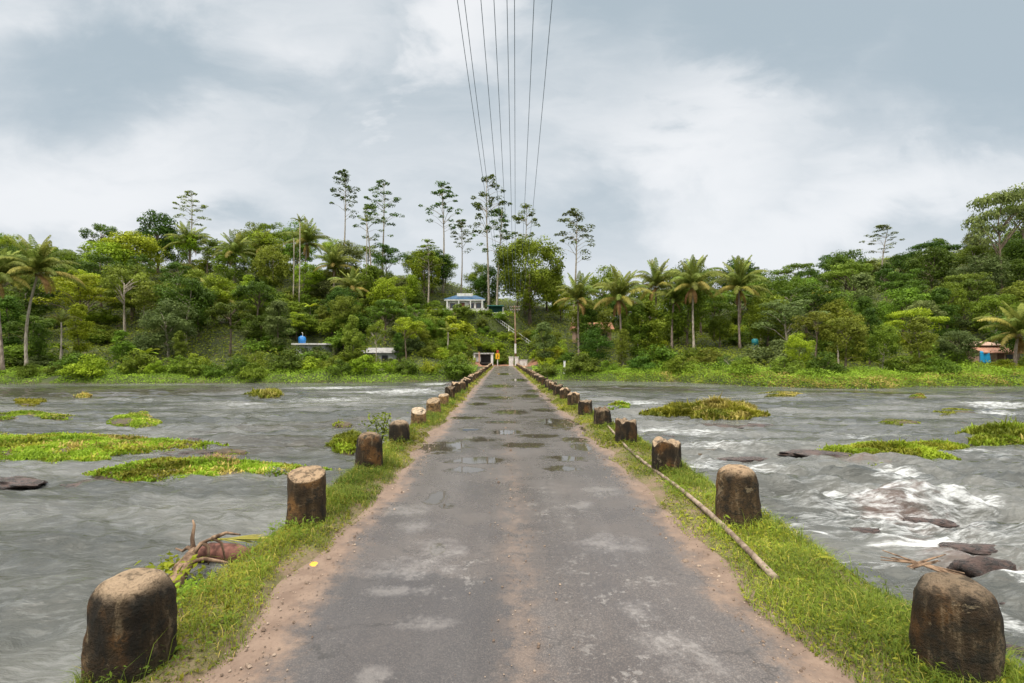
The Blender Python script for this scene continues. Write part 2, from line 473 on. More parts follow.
# older darker patch of tar in the near left lane, ends in a crooked seam
pm = T.math('MULTIPLY', T.mapr(T.math('ADD', ry, T.math('MULTIPLY', T.math('SUBTRACT', nA, .5), 1.2)), 3.78, 3.84, 1, 0),
            T.mapr(T.math('ADD', rx, T.math('MULTIPLY', T.math('SUBTRACT', nB, .5), .5)), .02, .12, 1, 0))
base = T.mix(T.math('MULTIPLY', pm, .45), base, (.045, .043, .045))
# pale worn blotches in the right lane
wm = T.math('MULTIPLY', T.mapr(T.math('ADD', T.math('MULTIPLY', nB, .55), T.math('MULTIPLY', nC, .45)), .54, .60),
            T.mapr(T.blobs(rx, ry, [(.85, 3.4, .7, 1.6), (.75, 2.6, .6, .8), (.5, 5.5, .6, 1.5), (-.4, 3.9, .5, .7)]), .1, .7))
base = T.mix(T.math('MULTIPLY', wm, .4), base, (.28, .26, .245))
vc = T.n('ShaderNodeTexVoronoi', feature='DISTANCE_TO_EDGE', inp={'Vector': T.vmath('ADD', oc, T.comb(T.math('MULTIPLY', nB, .6), T.math('MULTIPLY', nA, .8), 0.0)), 'Scale': 1.1}).outputs['Distance']
crack = T.math('MULTIPLY', T.mapr(vc, .0, .012, 1, 0), T.mapr(nA, .46, .60))
base = T.mix(T.math('MULTIPLY', crack, .7), base, (.03, .027, .025))
# sandy centre streak and red dirt shoulders
cs = T.math('MULTIPLY', T.mapr(T.math('ABSOLUTE', T.math('SUBTRACT', T.math('ADD', rx, T.math('MULTIPLY', T.math('SUBTRACT', nA, .5), .25)), .13)), .02, .26, 1, 0),
            T.mapr(T.math('ADD', nB, T.math('MULTIPLY', T.math('SUBTRACT', nC, .5), .5)), .36, .62))
cs = T.math('MULTIPLY', cs, T.mapr(ry, 4, 14, .50, .08))
dirtc = T.mix(T.mapr(nB, .3, .7), (.135, .088, .062), (.205, .142, .104))
dirtc = T.mix(T.math('MULTIPLY', T.mapr(nC, .55, .7), .5), dirtc, (.14, .085, .06))
ed = T.math('SUBTRACT', T.math('ABSOLUTE', T.math('SUBTRACT', rx, .15)), 1.47)
ed = T.math('ADD', ed, T.math('ADD', T.math('MULTIPLY', T.math('SUBTRACT', nA, .5), .8), T.math('ADD', T.math('MULTIPLY', T.math('SUBTRACT', nB, .5), .5), T.math('MULTIPLY', T.math('SUBTRACT', nC, .5), .25))))
dm = T.mapr(ed, -.16, .16)
dm2 = T.math('MAXIMUM', dm, T.math('MULTIPLY', cs, .8))
far = T.mapr(ry, 80, 84)
dm2 = T.math('MAXIMUM', dm2, far)
col = T.mix(dm2, base, dirtc)
def rpx(l):
    out = []
    for px, py, wpxl, hp in l:
        d = F * CZ / (py - HY); d1 = F * CZ / (py - hp - HY); d2 = F * CZ / (py + hp - HY)
        out.append(((px - VX) / F * d, d, wpxl / F * d, (d1 - d2) / 2))
    return out
pud = rpx([(448, 447, 32, 7), (480, 460, 34, 4), (505, 432, 20, 2.6), (560, 423, 26, 6), (588, 430, 9, 6), (566, 458, 26, 3.4), (563, 468, 22, 3.4),
           (583, 447, 12, 5.5), (510, 412, 20, 2.6), (470, 429, 12, 2.6), (545, 410, 15, 2), (495, 398, 22, 2.1), (530, 396, 17, 2), (500, 386, 17, 2), (520, 380, 11, 1.6), (540, 391, 15, 2),
           (437, 497, 12, 7), (438, 548, 8, 7), (520, 445, 30, 3), (540, 436, 24, 2.4), (470, 418, 20, 2), (480, 440, 24, 3), (555, 400, 16, 1.6), (500, 422, 22, 1.6), (465, 470, 20, 3), (525, 370, 8, 1.2), (478, 404, 11, 1.8), (575, 440, 15, 3), (505, 374, 8, 1.2), (448, 505, 9, 3)])
silt = rpx([(413, 568, 56, 15), (440, 550, 34, 14), (376, 677, 30, 14), (603, 491, 24, 7), (665, 645, 50, 24), (690, 668, 55, 18), (610, 545, 44, 13), (405, 510, 32, 8), (425, 622, 40, 9),  # not silt: patches where the sky's sheen on the wet road is painted in
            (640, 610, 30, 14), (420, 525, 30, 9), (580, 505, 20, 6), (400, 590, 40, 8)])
pb = T.blobs(rx, ry, pud)
pb = T.math('ADD', pb, T.math('ADD', T.math('MULTIPLY', T.math('SUBTRACT', nA, .5), 1.6), T.math('MULTIPLY', T.math('SUBTRACT', nB, .5), 1.9)))
puddle = T.mapr(pb, .14, .26)
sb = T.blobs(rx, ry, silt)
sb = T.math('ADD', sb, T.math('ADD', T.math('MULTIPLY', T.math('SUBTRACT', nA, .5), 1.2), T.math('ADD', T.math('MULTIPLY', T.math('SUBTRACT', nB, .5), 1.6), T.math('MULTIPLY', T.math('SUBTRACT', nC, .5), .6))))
painted_sheen_m = T.math('MULTIPLY', T.mapr(sb, -.05, .85), T.mapr(T.math('ADD', nB, T.math('MULTIPLY', nC, .7)), .62, .98))
damp = T.mapr(pb, -.25, .25)
col = T.mix(T.math('MULTIPLY', damp, .35), col, (.05, .045, .042))
col = T.mix(T.math('MULTIPLY', puddle, .75), col, (.055, .046, .034))
col = T.mix(T.math('MULTIPLY', painted_sheen_m, .42), col, (.25, .228, .215))  # pale colour paints in the sky's sheen on the wet road
rough = T.mapr(nA, .3, .7, .20, .38)
rough = T.math('ADD', rough, T.math('MULTIPLY', T.math('SUBTRACT', nC, .5), .25))
rough = T.math('ADD', rough, T.math('MULTIPLY', dm2, .35))
rough = T.math('MULTIPLY', rough, T.mapr(damp, 0, 1, 1, .7))
rough = T.math('MULTIPLY', rough, T.mapr(sb, -.1, .6, 1, .32))
rough = T.math('ADD', T.math('MULTIPLY', rough, T.math('SUBTRACT', 1.0, puddle)), T.math('MULTIPLY', puddle, .025))
hh = T.math('ADD', T.math('MULTIPLY', agg, .6), T.math('MULTIPLY', nC, .8))
hh = T.math('MULTIPLY', hh, T.math('SUBTRACT', 1.0, puddle))
nb = bump(T, hh, .35, .005)
nb = bump(T, T.math('MULTIPLY', nB, T.math('SUBTRACT', 1.0, puddle)), .12, .03, nb)
finish(T, principled(T, col, rough, nb, **{'Specular IOR Level': .5}))
xs = np.linspace(DL + .06, DR - .06, 25); ys = np.r_[np.arange(-8.8, 20, .4), np.arange(20, 84.2, 1.0)]
V, q = grid_sheet(xs, ys, lambda X, Y: 0.0 + .006 * vnoise(X * 1.1, Y * .8, 9))
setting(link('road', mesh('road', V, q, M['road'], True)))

# ------------------------------------------------------------------ weeds on the deck edges
m, T = material('verge_soil'); M['vergesoil'] = m
oc = T.n('ShaderNodeTexCoord').outputs['Object']
a = T.noise(oc, 4, 5, .65)
c = T.mix(T.mapr(a, .35, .65), (.17, .115, .078), (.11, .10, .035))
finish(T, principled(T, c, .95, bump(T, T.noise(oc, 30, 4), .8, .02)))

def leaf_quads(P, N, size, asp=.45, droop=.15, rg=R):
    """rhombic leaves at P facing N"""
    n = len(P)
    size = np.broadcast_to(size, (n,))[:, None]
    N = unit(N)
    t = rg.normal(size=(n, 3)); t = unit(t - N * np.sum(t * N, 1)[:, None])
    b = np.cross(N, t)
    z = np.array([0, 0, 1.0])
    V = np.stack([P - t * size, P + b * size * asp, P + t * size - z * size * droop, P - b * size * asp], 1)
    return V.reshape(-1, 3), np.arange(4 * n).reshape(n, 4)

def tri5(n):
    return (np.array([(0, 1, 2), (0, 2, 4), (4, 2, 3)])[None] + (np.arange(n) * 5)[:, None, None]).reshape(-1, 3)

def blades(P, h, w, lean, rg=R):
    """bent grass blades rooted at P"""
    n = len(P)
    a = rg.uniform(0, 2 * np.pi, n)
    d = np.c_[np.cos(a), np.sin(a), np.zeros(n)]; s = np.c_[-np.sin(a), np.cos(a), np.zeros(n)]
    h = h[:, None]; w = np.broadcast_to(w, (n,))[:, None]; lean = lean[:, None]
    z = np.array([0, 0, 1.0])
    mid = P + z * h * .6 + d * lean * h * .35
    tip = P + z * h * (1 - .3 * lean) + d * lean * h
    V = np.stack([P - s * w, P + s * w, mid + s * w * .8, tip, mid - s * w * .8], 1)
    return V.reshape(-1, 3), tri5(n)

def verge(side):
    rg = np.random.default_rng(50 + side)
    inner, outer = (-1.57, DL) if side < 0 else (1.88, DR)
    sg = -1 if side < 0 else 1
    # mound of soil
    ys = np.r_[np.arange(-6, 16, .12), np.arange(16, 83, .6)]
    us = np.linspace(0, 1, 9)
    Vs = []
    def edge_in(y): return inner + .11 * vnoise(y * 1.1, y * 0 + side, 60, 3) + .03 * np.sin(y * 5.1 + side)
    def mound(u, y): return (.055 + .03 * vnoise(y * 1.7, u * 2, 61)) * np.sin(np.clip(u, 0, 1) ** .6 * np.pi * .62) - .006 * (np.clip(u, 0, 1) < .02)
    for y in ys:
        ei = edge_in(np.array(y)); 
        for u in us:
            Vs.append((ei + (outer + sg * .06 - ei) * u, y, float(mound(np.array(u), np.array(y))) if u < .99 else -.22))
    n = len(us)
    q = np.array([(i * n + j, i * n + j + 1, (i + 1) * n + j + 1, (i + 1) * n + j) for i in range(len(ys) - 1) for j in range(n - 1)])
    setting(link('verge_soil', mesh('verge_soil', Vs, q, M['vergesoil'], True)))
    # small-leaved weeds, green blades and dry blades, thinning towards the road
    acc = {'verge_sprigs': [[], [], 0], 'verge_weeds': [[], [], 0], 'verge_grass': [[], [], 0], 'verge_dry_grass': [[], [], 0]}
    def put(nm, V, f):
        a = acc[nm]; a[0].append(V); a[1].append(f + a[2]); a[2] += len(V)
    for y0, y1, dens, ls in ((1.2, 4.5, 16000, .0082), (4.5, 9, 10000, .0105), (9, 20, 3200, .019), (20, 45, 800, .036), (45, 83, 300, .065)):
        N = int(dens * (y1 - y0) * abs(outer - inner))
        y = rg.uniform(y0, y1, N); u = rg.uniform(-.10, 1.08, N)
        clump = vnoise(y * 2.3, u * 2.2, 63 + side, 3) + .5 * vnoise(y * 9, u * 6, 66 + side, 2)
        keep = rg.uniform(0, 1, N) < np.clip(.60 + .6 * clump + 1.0 * (u - .22), .03, 1)
        y, u, clump = y[keep], u[keep], clump[keep]
        ei = edge_in(y); x = ei + (outer - ei) * u
        zb = mound(u, y) - np.clip(u - 1, 0, 1) * 1.6
        hmax = (.015 + .10 * np.clip(.30 + clump, 0, 1.4)) * np.clip(.3 + .9 * u, .25, 1.0)
        w = rg.uniform(0, 1, len(y)) < np.clip(.70 + .6 * vnoise(y * 1.3, u * 1.5, 68 + side, 2), .3, .95)      # weed patches among grass
        P = np.c_[x, y, zb + rg.uniform(0, 1, len(y)) ** 1.5 * hmax][w]
        N_ = np.c_[rg.normal(0, .6, len(P)), rg.normal(0, .6, len(P)), np.ones(len(P))]
        put('verge_weeds', *leaf_quads(P, N_, ls * rg.lognormal(0, .45, len(P)), rg.uniform(.3, .55, (len(P), 1)), .25, rg))
        g = ~w
        P = np.c_[x, y, zb][g]; ng = len(P)
        h = (.03 + .12 * np.clip(.35 + clump[g], 0, 1.3)) * rg.uniform(.4, 1.35, ng) * np.clip(.4 + .8 * u[g], .3, 1.0)
        V, f = blades(P, h, ls * .22, rg.uniform(.3, 1.5, ng), rg)
        dry = rg.uniform(0, 1, ng) < .07
        put('verge_grass', V.reshape(-1, 5, 3)[~dry].reshape(-1, 3), tri5(int((~dry).sum())))
        put('verge_dry_grass', V.reshape(-1, 5, 3)[dry].reshape(-1, 3), tri5(int(dry.sum())))
    # strands that hang over the slab
    N = 2600
    y = 1.5 + 50 * rg.uniform(0, 1, N) ** 1.6; P = np.c_[outer + sg * rg.uniform(-.05, .06, N), y, rg.uniform(-.18, .02, N)]
    put('verge_grass', *blades(P, rg.uniform(.05, .17, N), .0018 + y * .00022, rg.uniform(.8, 1.8, N), rg))
    # leafy sprigs standing above the grass
    nc = 230
    cy_ = 1.6 + 22 * rg.uniform(0, 1, nc) ** 1.7; cu = rg.uniform(.15, 1.02, nc) ** .8
    idx = np.repeat(np.arange(nc), 26); n_ = len(idx)
    hh_ = (.05 + .11 * rg.uniform(0, 1, nc))[idx]
    y = cy_[idx] + rg.normal(0, .05, n_) * (1 + hh_ * 3); ei = edge_in(y)
    x = ei + (outer - ei) * cu[idx] + rg.normal(0, .045, n_)
    P = np.c_[x, y, mound(cu[idx], y) + hh_ * rg.uniform(.15, 1, n_)]
    put('verge_sprigs', *leaf_quads(P, np.c_[rg.normal(0, .5, n_), rg.normal(-.2, .5, n_), np.ones(n_)], (.011 + .0007 * y) * rg.lognormal(0, .35, n_), .38, .35, rg))
    # a few taller seed stalks
    N = 700
    y = 1.8 + 60 * rg.uniform(0, 1, N) ** 1.8; u = rg.uniform(.35, 1.0, N); ei = edge_in(y)
    put('verge_grass', *blades(np.c_[ei + (outer - ei) * u, y, mound(u, y)], rg.uniform(.10, .26, N), .0016 + y * .00022, rg.uniform(.2, .9, N), rg))
    for nm, mt in (('verge_sprigs', 'mid'), ('verge_weeds', 'verge'), ('verge_grass', 'vergedark'), ('verge_dry_grass', 'dry')):
        a = acc[nm]
        setting(link(nm, mesh(nm, np.concatenate(a[0]), np.concatenate(a[1]), M[mt])), 'stuff')
verge(-1); verge(1)

m, T = material('grit'); M['grit'] = m
g = T.n('ShaderNodeNewGeometry').outputs['Random Per Island']
finish(T, principled(T, T.mix(g, (.10, .065, .045), (.33, .25, .19)), .85))
def grit():
    rg = np.random.default_rng(5)
    N = 5200
    y = 1.3 + 30 * rg.uniform(0, 1, N) ** 2.2
    xl = -1.45 + rg.normal(0, .13, N); xr = 1.70 + rg.normal(0, .13, N); xc = .13 + rg.normal(0, .16, N)
    q = rg.uniform(0, 1, N); x = np.where(q < .42, xl, np.where(q < .84, xr, xc))
    r = .0032 * rg.lognormal(0, .5, N) * (1 + y * .05)
    a = rg.uniform(0, 6.28, N)
    base = np.array([(-1, -.8, 0), (1, -.9, 0), (.9, .8, 0), (-.8, 1, 0), (-.5, -.5, .8), (.6, -.4, .9), (.5, .5, .7), (-.5, .5, .9)])
    fc = np.array([(0, 1, 5, 4), (1, 2, 6, 5), (2, 3, 7, 6), (3, 0, 4, 7), (4, 5, 6, 7)])
    ca, sa = np.cos(a)[:, None], np.sin(a)[:, None]
    b = np.broadcast_to(base, (N, 8, 3)) * (1 + rg.normal(0, .2, (N, 8, 3)))
    V = np.stack([b[..., 0] * ca - b[..., 1] * sa, b[..., 0] * sa + b[..., 1] * ca, b[..., 2]], -1) * r[:, None, None] + np.c_[x, y, np.full(N, .003)][:, None, :]
    Fc = (fc[None] + (np.arange(N) * 8)[:, None, None]).reshape(-1, 4)
    setting(link('gravel', mesh('gravel', V.reshape(-1, 3), Fc, M['grit'])), 'stuff')
grit()

# ------------------------------------------------------------------ bollards
def bollard_mat(name, lo, hi, top, ochre):
    m, T = material(name)
    oc = T.n('ShaderNodeTexCoord').outputs['Object']
    oi = T.n('ShaderNodeObjectInfo').outputs['Random']
    ofs = T.vmath('ADD', oc, T.comb(T.math('MULTIPLY', oi, 31.0), T.math('MULTIPLY', oi, 17.0), 0.0))
    x, y, z = T.n('ShaderNodeSeparateXYZ', inp={0: oc}).outputs
    s1 = T.noise(T.vmath('MULTIPLY', ofs, (1, 1, .22)), 9, 6, .65, .3)
    s2 = T.noise(ofs, 16, 5, .7)
    s3 = T.noise(ofs, 4, 5, .6)
    c = T.mix(T.mapr(s1, .35, .66), lo, hi)
    c = T.mix(T.math('MULTIPLY', T.mapr(s3, .50, .66), .85), c, ochre)
    c = T.mix(T.math('MULTIPLY', T.mapr(T.math('ADD', s1, T.math('MULTIPLY', s2, .3)), .70, .82), .6), c, (.24, .18, .11))
    c = T.mix(T.math('MULTIPLY', T.mapr(s2, .48, .60), .8), c, (.016, .015, .011))
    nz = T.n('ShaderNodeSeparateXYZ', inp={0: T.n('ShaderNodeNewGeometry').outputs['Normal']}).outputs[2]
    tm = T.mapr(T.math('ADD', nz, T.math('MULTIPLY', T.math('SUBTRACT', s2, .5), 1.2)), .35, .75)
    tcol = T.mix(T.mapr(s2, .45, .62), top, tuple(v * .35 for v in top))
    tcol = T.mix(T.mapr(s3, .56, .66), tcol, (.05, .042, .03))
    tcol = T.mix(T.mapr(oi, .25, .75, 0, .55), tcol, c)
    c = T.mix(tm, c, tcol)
    moss = T.math('MULTIPLY', T.mapr(T.math('ADD', z, T.math('MULTIPLY', s3, .25)), .12, .26, 1, 0), .6)
    c = T.mix(moss, c, (.045, .05, .014))
    lich = T.mapr(T.noise(ofs, 7, 7, .75, .6), .60, .66)
    c = T.mix(T.math('MULTIPLY', lich, .55), c, (.30, .24, .15))
    finish(T, principled(T, c, .85, bump(T, T.math('ADD', s2, T.noise(ofs, 60, 4, .7)), .9, .03), **{'Specular IOR Level': .25}))
    return m
M['boldark'] = bollard_mat('bollard_dark', (.013, .010, .007), (.050, .033, .017), (.40, .29, .19), (.17, .080, .024))
M['bolbrown'] = bollard_mat('bollard_brown', (.026, .017, .009), (.095, .060, .029), (.50, .35, .22), (.22, .11, .035))
M['bolochre'] = bollard_mat('bollard_ochre', (.13, .08, .035), (.29, .18, .08), (.50, .39, .27), (.36, .20, .07))

def bollard_mesh(seed, shape, h, r):
    rg = random.Random(seed)
    n, rings = 40, 22
    V = []
    sl = rg.uniform(.20, .34); sa = math.pi / 2 + rg.uniform(-.5, .5)
    prof = []
    for i in range(rings):
        t = i / (rings - 1)
        prof.append((t * h, r * (1.04 - .10 * t)))
    if shape == 'dome':
        hb = h * .74
        prof = [(i / 13 * hb, r * (1.05 - .09 * i / 13)) for i in range(14)]
        rt = prof[-1][1]
        for i in range(1, 11):
            a = i / 10 * math.pi / 2
            prof.append((hb + (h - hb) * math.sin(a), rt * (max(0, math.cos(a)) ** .68)))
    elif shape in ('cut', 'broken'):
        prof = [(i / 15 * h, r * (1.05 - .08 * i / 15)) for i in range(16)]
        rt = prof[-1][1]
        prof += [(h + .012, rt * .95), (h + .018, rt * .8), (h + .02, rt * .5), (h + .02, rt * .2), (h + .02, 0.0)]
    m0 = len(prof)
    for z, rr in prof:
        for j in range(n):
            a = 2 * math.pi * j / n
            nzv = mnoise.noise(Vector((math.cos(a) * 1.3 + seed * 3.1, math.sin(a) * 1.3, z * 3.0))) * .11 + \
                  mnoise.noise(Vector((math.cos(a) * 4 + seed, math.sin(a) * 4, z * 14))) * .05
            zz = z
            if shape == 'cut' and z > h * .55:
                k = (z - h * .55) / (h * .45); zz = z + k * sl * rr * 1.3 * math.cos(a - sa)
            if shape == 'broken' and z > h * .6:
                k = (z - h * .6) / (h * .4)
                zz = z + k * .10 * mnoise.noise(Vector((math.cos(a) * rr / r * 1.8 + seed * 5, math.sin(a) * rr / r * 1.8, 0)))
            q = rr * (1 + nzv)
            V.append((q * math.cos(a), q * math.sin(a), zz - .06 + .012 * mnoise.noise(Vector((math.cos(a) * rr * 14 + seed, math.sin(a) * rr * 14, z * 5)))))
    Fc = [(i * n + j, i * n + (j + 1) % n, (i + 1) * n + (j + 1) % n, (i + 1) * n + j) for i in range(m0 - 1) for j in range(n)]
    return mesh('bollard', V, Fc, None, True)
ORD = ['nearest', 'second', 'third', 'fourth', 'fifth', 'sixth', 'seventh', 'eighth', 'ninth', 'tenth', 'eleventh', 'twelfth', 'thirteenth', 'fourteenth', 'fifteenth',
       'sixteenth', 'seventeenth', 'eighteenth', 'nineteenth', 'twentieth', 'twenty-first', 'twenty-second', 'twenty-third', 'twenty-fourth', 'twenty-fifth', 'twenty-sixth',
       'twenty-seventh', 'twenty-eighth', 'twenty-ninth', 'thirtieth', 'thirty-first', 'thirty-second', 'thirty-third', 'thirty-fourth', 'thirty-fifth', 'thirty-sixth', 'thirty-seventh']
# (shape, height, radius, material, words)
LB = [('dome', .60, .195, 'boldark', 'big dome-topped mould-stained concrete bollard with pale worn crown'),
      ('cut', .56, .185, 'bolbrown', 'brown concrete bollard sheared to a pale slanting flat top'),
      ('dome', .64, .20, 'boldark', 'blackened leaning concrete bollard with a rounded top'),
      ('dome', .52, .20, 'boldark', 'dark brown concrete bollard with a low rounded top'),
      ('cut', .44, .185, 'bolochre', 'orange stained short concrete bollard with pale cut top'),
      ('cut', .48, .20, 'bolochre', 'ochre concrete bollard with a broad pale flat top'),
      ('cut', .45, .18, 'bolochre', 'pale ochre concrete stump bollard'),
      ('broken', .55, .19, 'boldark', 'dark chipped concrete bollard'),
      ('broken', .58, .20, 'bolbrown', 'brown chipped concrete bollard with pale top')]
RB = [('dome', .61, .18, 'boldark', 'big dome-topped blackened concrete bollard'),
      ('dome', .68, .20, 'bolbrown', 'brown concrete bollard with a rounded chipped top'),
      ('broken', .50, .20, 'boldark', 'squat dark concrete bollard with a flattish top'),
      ('broken', .50, .20, 'boldark', 'dark streaked concrete bollard with a flat broken top'),
      ('broken', .49, .20, 'boldark', 'dark brown flat-topped concrete bollard'),
      ('broken', .46, .20, 'boldark', 'short dark concrete bollard with a chipped top')]
rg = random.Random(5)
protos = {}
for side, lst, bx, gap0, gap in ((-1, LB, -2.0, 2.60, 2.295), (1, RB, 2.33, 2.55, 2.26)):
    for k in range(35):
        y = gap0 + k * gap
        if y > 82: break
        if k < len(lst): sh, h, r, mt, words = lst[k]; key = (side, k)
        else:
            mt = rg.choice(['bolbrown', 'boldark', 'bolbrown']); kk = rg.randrange(4); key = ('far', kk)
            sh = ['broken', 'dome', 'cut', 'broken'][kk]; h = [.52, .56, .48, .5][kk]; r = .2
            words = {'bolbrown': 'small brown concrete bollard', 'boldark': 'small dark concrete bollard'}[mt]
        if key not in protos: protos[key] = bollard_mesh(hash(key) % 97 if key[0] == 'far' else 20 + k * 2 + side, sh, h, r)
        me = protos[key]
        if not me.materials: me.materials.append(None)
        o = link('bollard', me, None, (bx + rg.uniform(-.03, .03), y + rg.uniform(-.06, .06), 0),
                 (rg.uniform(-.03, .03), rg.uniform(-.03, .03) + (.05 if (side, k) == (-1, 2) else 0), 0 if k < 9 else rg.uniform(0, 6)))
        o.material_slots[0].link = 'OBJECT'; o.material_slots[0].material = M[mt]
        where = f"{ORD[k]} {'from' if k else 'to'} the camera on the bridge's {'left' if side < 0 else 'right'} edge"
        lab = f"{words}, {where}"
        if len(lab.replace(',', ' ').split()) > 16:
            lab = f"{words}, {ORD[k]} along the {'left' if side < 0 else 'right'} edge"
        tag(o, lab, 'bollard', f"bollards along the {'left' if side < 0 else 'right'} edge of the bridge")

# long pole lying on the right verge
a = on_plane(776, 581, .06); b = on_plane(606, 426, .07)
P = [(a[0] + (b[0] - a[0]) * t + .05 * math.sin(t * 7), a[1] + (b[1] - a[1]) * t, .075 + .015 * math.sin(t * 9)) for t in np.linspace(0, 1, 24)]
mb = MB(); mb.tube(P, [.027 - .006 * t + .002 * (i % 4 == 0) for i, t in enumerate(np.linspace(0, 1, 24))], 10)
M['pole'] = barkmat('weathered_pole', (.12, .085, .06), (.33, .255, .195), 7)
tag(mb.obj('fallen_pole', M['pole'], smooth=True), 'long weathered wooden pole lying on the weeds along the right road edge', 'pole')

# ------------------------------------------------------------------ islets and bank growth
M['mud'] = simple('islet_mud', (.075, .055, .035), .9, .4, 3)
def islet(px0, px1, py0, py1, hgt, bh, dens, mats, label, bw=None, seed=0, group='grassy islets in the river', root=True):
    rg = np.random.default_rng(200 + seed)
    d1 = F * (CZ - WZ) / (py0 - HY); d0 = F * (CZ - WZ) / (py1 - HY)
    cy = (d0 + d1) / 2
    cx = ((px0 + px1) / 2 - VX) / F * cy; rx = (px1 - px0) / 2 / F * cy; ry = (d1 - d0) / 2
    e = link('grass_islet', None, None, (cx, cy, WZ)); tag(e, label, 'islet', group)
    n, m = 40, 7
    V = [(0, 0, hgt)]
    rad = lambda a: 1 + .16 * np.sin(a * 3 + seed) + .10 * np.sin(a * 5 + seed * 2) + .06 * np.sin(a * 9 + seed)
    for i in range(1, m + 1):
        for j in range(n):
            a = 2 * math.pi * j / n; t = i / m
            r = t * rad(a)
            V.append((rx * r * math.cos(a) + cx / cy * ry * r * math.sin(a), ry * r * math.sin(a), hgt * (1 - t ** 2.5) + .035 - .05 * (t == 1) * 4 + .03 * mnoise.noise(Vector((r * 4 * math.cos(a), r * 4 * math.sin(a), seed)))))
    Fc = [(0, 1 + j, 1 + (j + 1) % n) for j in range(n)]
    for i in range(m - 1):
        for j in range(n):
            p = 1 + i * n
            Fc.append((p + j, p + n + j, p + n + (j + 1) % n, p + (j + 1) % n))
    link('mound', mesh('mound', V, Fc, M['mud'], True), e)
    area = rx * ry * 3.14
    N = int(min(40000, max(900, area * dens * 1.7)))
    for k, (mt, frac, hm) in enumerate(mats):
        nn = int(N * frac)
        a = rg.uniform(0, 6.283, nn); t = np.sqrt(rg.uniform(0, 1, nn)) * rg.choice([.90, 1.02], nn, p=[.75, .25])
        if mt == 'dry' and len(mats) > 1: a = rg.normal(.2, .9, nn)
        r = t * rad(a)
        P = np.c_[rx * r * np.cos(a) + cx / cy * ry * r * np.sin(a), ry * r * np.sin(a), hgt * (1 - t ** 2.5) - .02]
        cl = vnoise(P[:, 0] * 1.7 + seed, P[:, 1] * 2.2, 7 + k, 3)
        kp = rg.uniform(0, 1, nn) < np.clip(.92 + .45 * cl, .35, 1)
        P, cl, t2 = P[kp], cl[kp], t[kp]
        h = bh * hm * np.clip(.62 + .6 * cl, .3, 1.6) * rg.uniform(.5, 1.25, len(P)) * (1 - .45 * t2)
        tall = rg.uniform(0, 1, len(P)) < .02; h = np.where(tall, h * 1.5, h)
        wd = (bw or .010 + cy * .0013)
        V, f = blades(P, h, wd, rg.uniform(.1, 1.0, len(P)), rg)
        link('grass' if mt != 'dry' else 'dry_grass', mesh('grass', V, f, M[mt]), e)
    return e
L1 = [('lime', .82, 1), ('verge', .30, 1.1), ('dry', .05, 1.1)]
islet(-95, 186, 434, 462, .10, .30, 420, L1, 'large bright lime grass islet reaching the left frame edge', seed=1)
islet(92, 319, 461, 482, .10, .30, 950, L1, 'long lime grass islet nearest on the left, tapering to its left end', seed=2)
islet(-20, 74, 412.5, 420, .10, .22, 250, L1, 'flat thin lime islet behind the large left islet', seed=3)
islet(110, 160, 413, 429, .08, .2, 260, L1, 'pale lime islet right behind the large left islet tip', seed=4)
islet(247, 284, 393, 398, .15, .9, 120, [('dry', .35, 1), ('verge', .65, .9)], 'yellowish tall grass tuft standing in the far left river', seed=5)
islet(74, 91, 395, 399, .12, .6, 130, [('dry', .8, 1), ('verge', .3, .7)], 'small golden dry tuft near the left bank', seed=6)
islet(14, 44, 399, 406, .08, .4, 120, [('verge', 1, 1)], 'dull green weed patch off the left bank', seed=7)
islet(326, 372, 439, 453, .15, .5, 600, [('verge', .7, 1), ('lime', .3, .8)], 'weedy islet half hidden behind the blackened leaning bollard', seed=8)
islet(213, 248, 449.5, 454.5, .05, .1, 500, L1, 'tiny yellow-green patch between the two big left islets', seed=9)
islet(333, 352, 421, 427, .08, .25, 300, [('verge', 1, 1)], 'tiny weed tuft behind the weedy islet on the left', seed=10)
islet(654, 766, 408, 420, .22, .72, 620, [('verge', .6, 1), ('dry', .32, 1.15), ('vergedark', .25, .8)], 'tall shaggy islet with golden dry grass beyond the right bollards', seed=11)
islet(832, 968, 443, 465, .12, .32, 800, [('lime', .75, 1), ('verge', .3, 1)], 'low bright islet just above the right rapids', seed=12)
islet(960, 1075, 432, 448, .22, .6, 500, [('lime', .6, 1), ('verge', .35, 1.1), ('dry', .1, 1)], 'bushy green islet cut by the right frame edge', seed=13)
islet(878, 916, 420, 425.5, .06, .15, 350, L1, 'small flat lime patch beyond the low bright islet', seed=14)
islet(932, 976, 409.5, 415.5, .06, .2, 250, [('verge', 1, 1)], 'thin olive patch left of the shaggy right bank', seed=15)
islet(607, 632, 404, 410.5, .08, .4, 200, [('lime', .7, 1), ('verge', .3, 1)], 'small green tuft between the bollards and shaggy islet', seed=16)
islet(910, 926, 395, 399, .08, .3, 180, [('dry', .5, 1), ('lime', .5, 1)], 'tiny pale tuft off the right bank', seed=17)
islet(686, 722, 449, 455, .02, .06, 500, [('vergedark', 1, 1)], 'drowned weed patch just under the right water', seed=18)
islet(760, 800, 392, 398, .06, .25, 180, [('dry', .4, 1), ('verge', .6, 1)], 'faint yellow weed strip near the right peninsula', seed=19)

# dead tuft on the long islet
x, y = on_plane(217, 464, WZ + .1)
rg2 = np.random.default_rng(9)
P = np.c_[x + rg2.normal(0, .22, 160), y + rg2.normal(0, .12, 160), np.full(160, WZ + .05)]
V, f = blades(P, rg2.uniform(.25, .5, 160), .016, rg2.uniform(.2, 1.3, 160), rg2)
tag(link('dead_tuft', mesh('dead_tuft', V, f, M['brownstalk'])), 'brown dead grass tuft on the long left islet', 'plant')

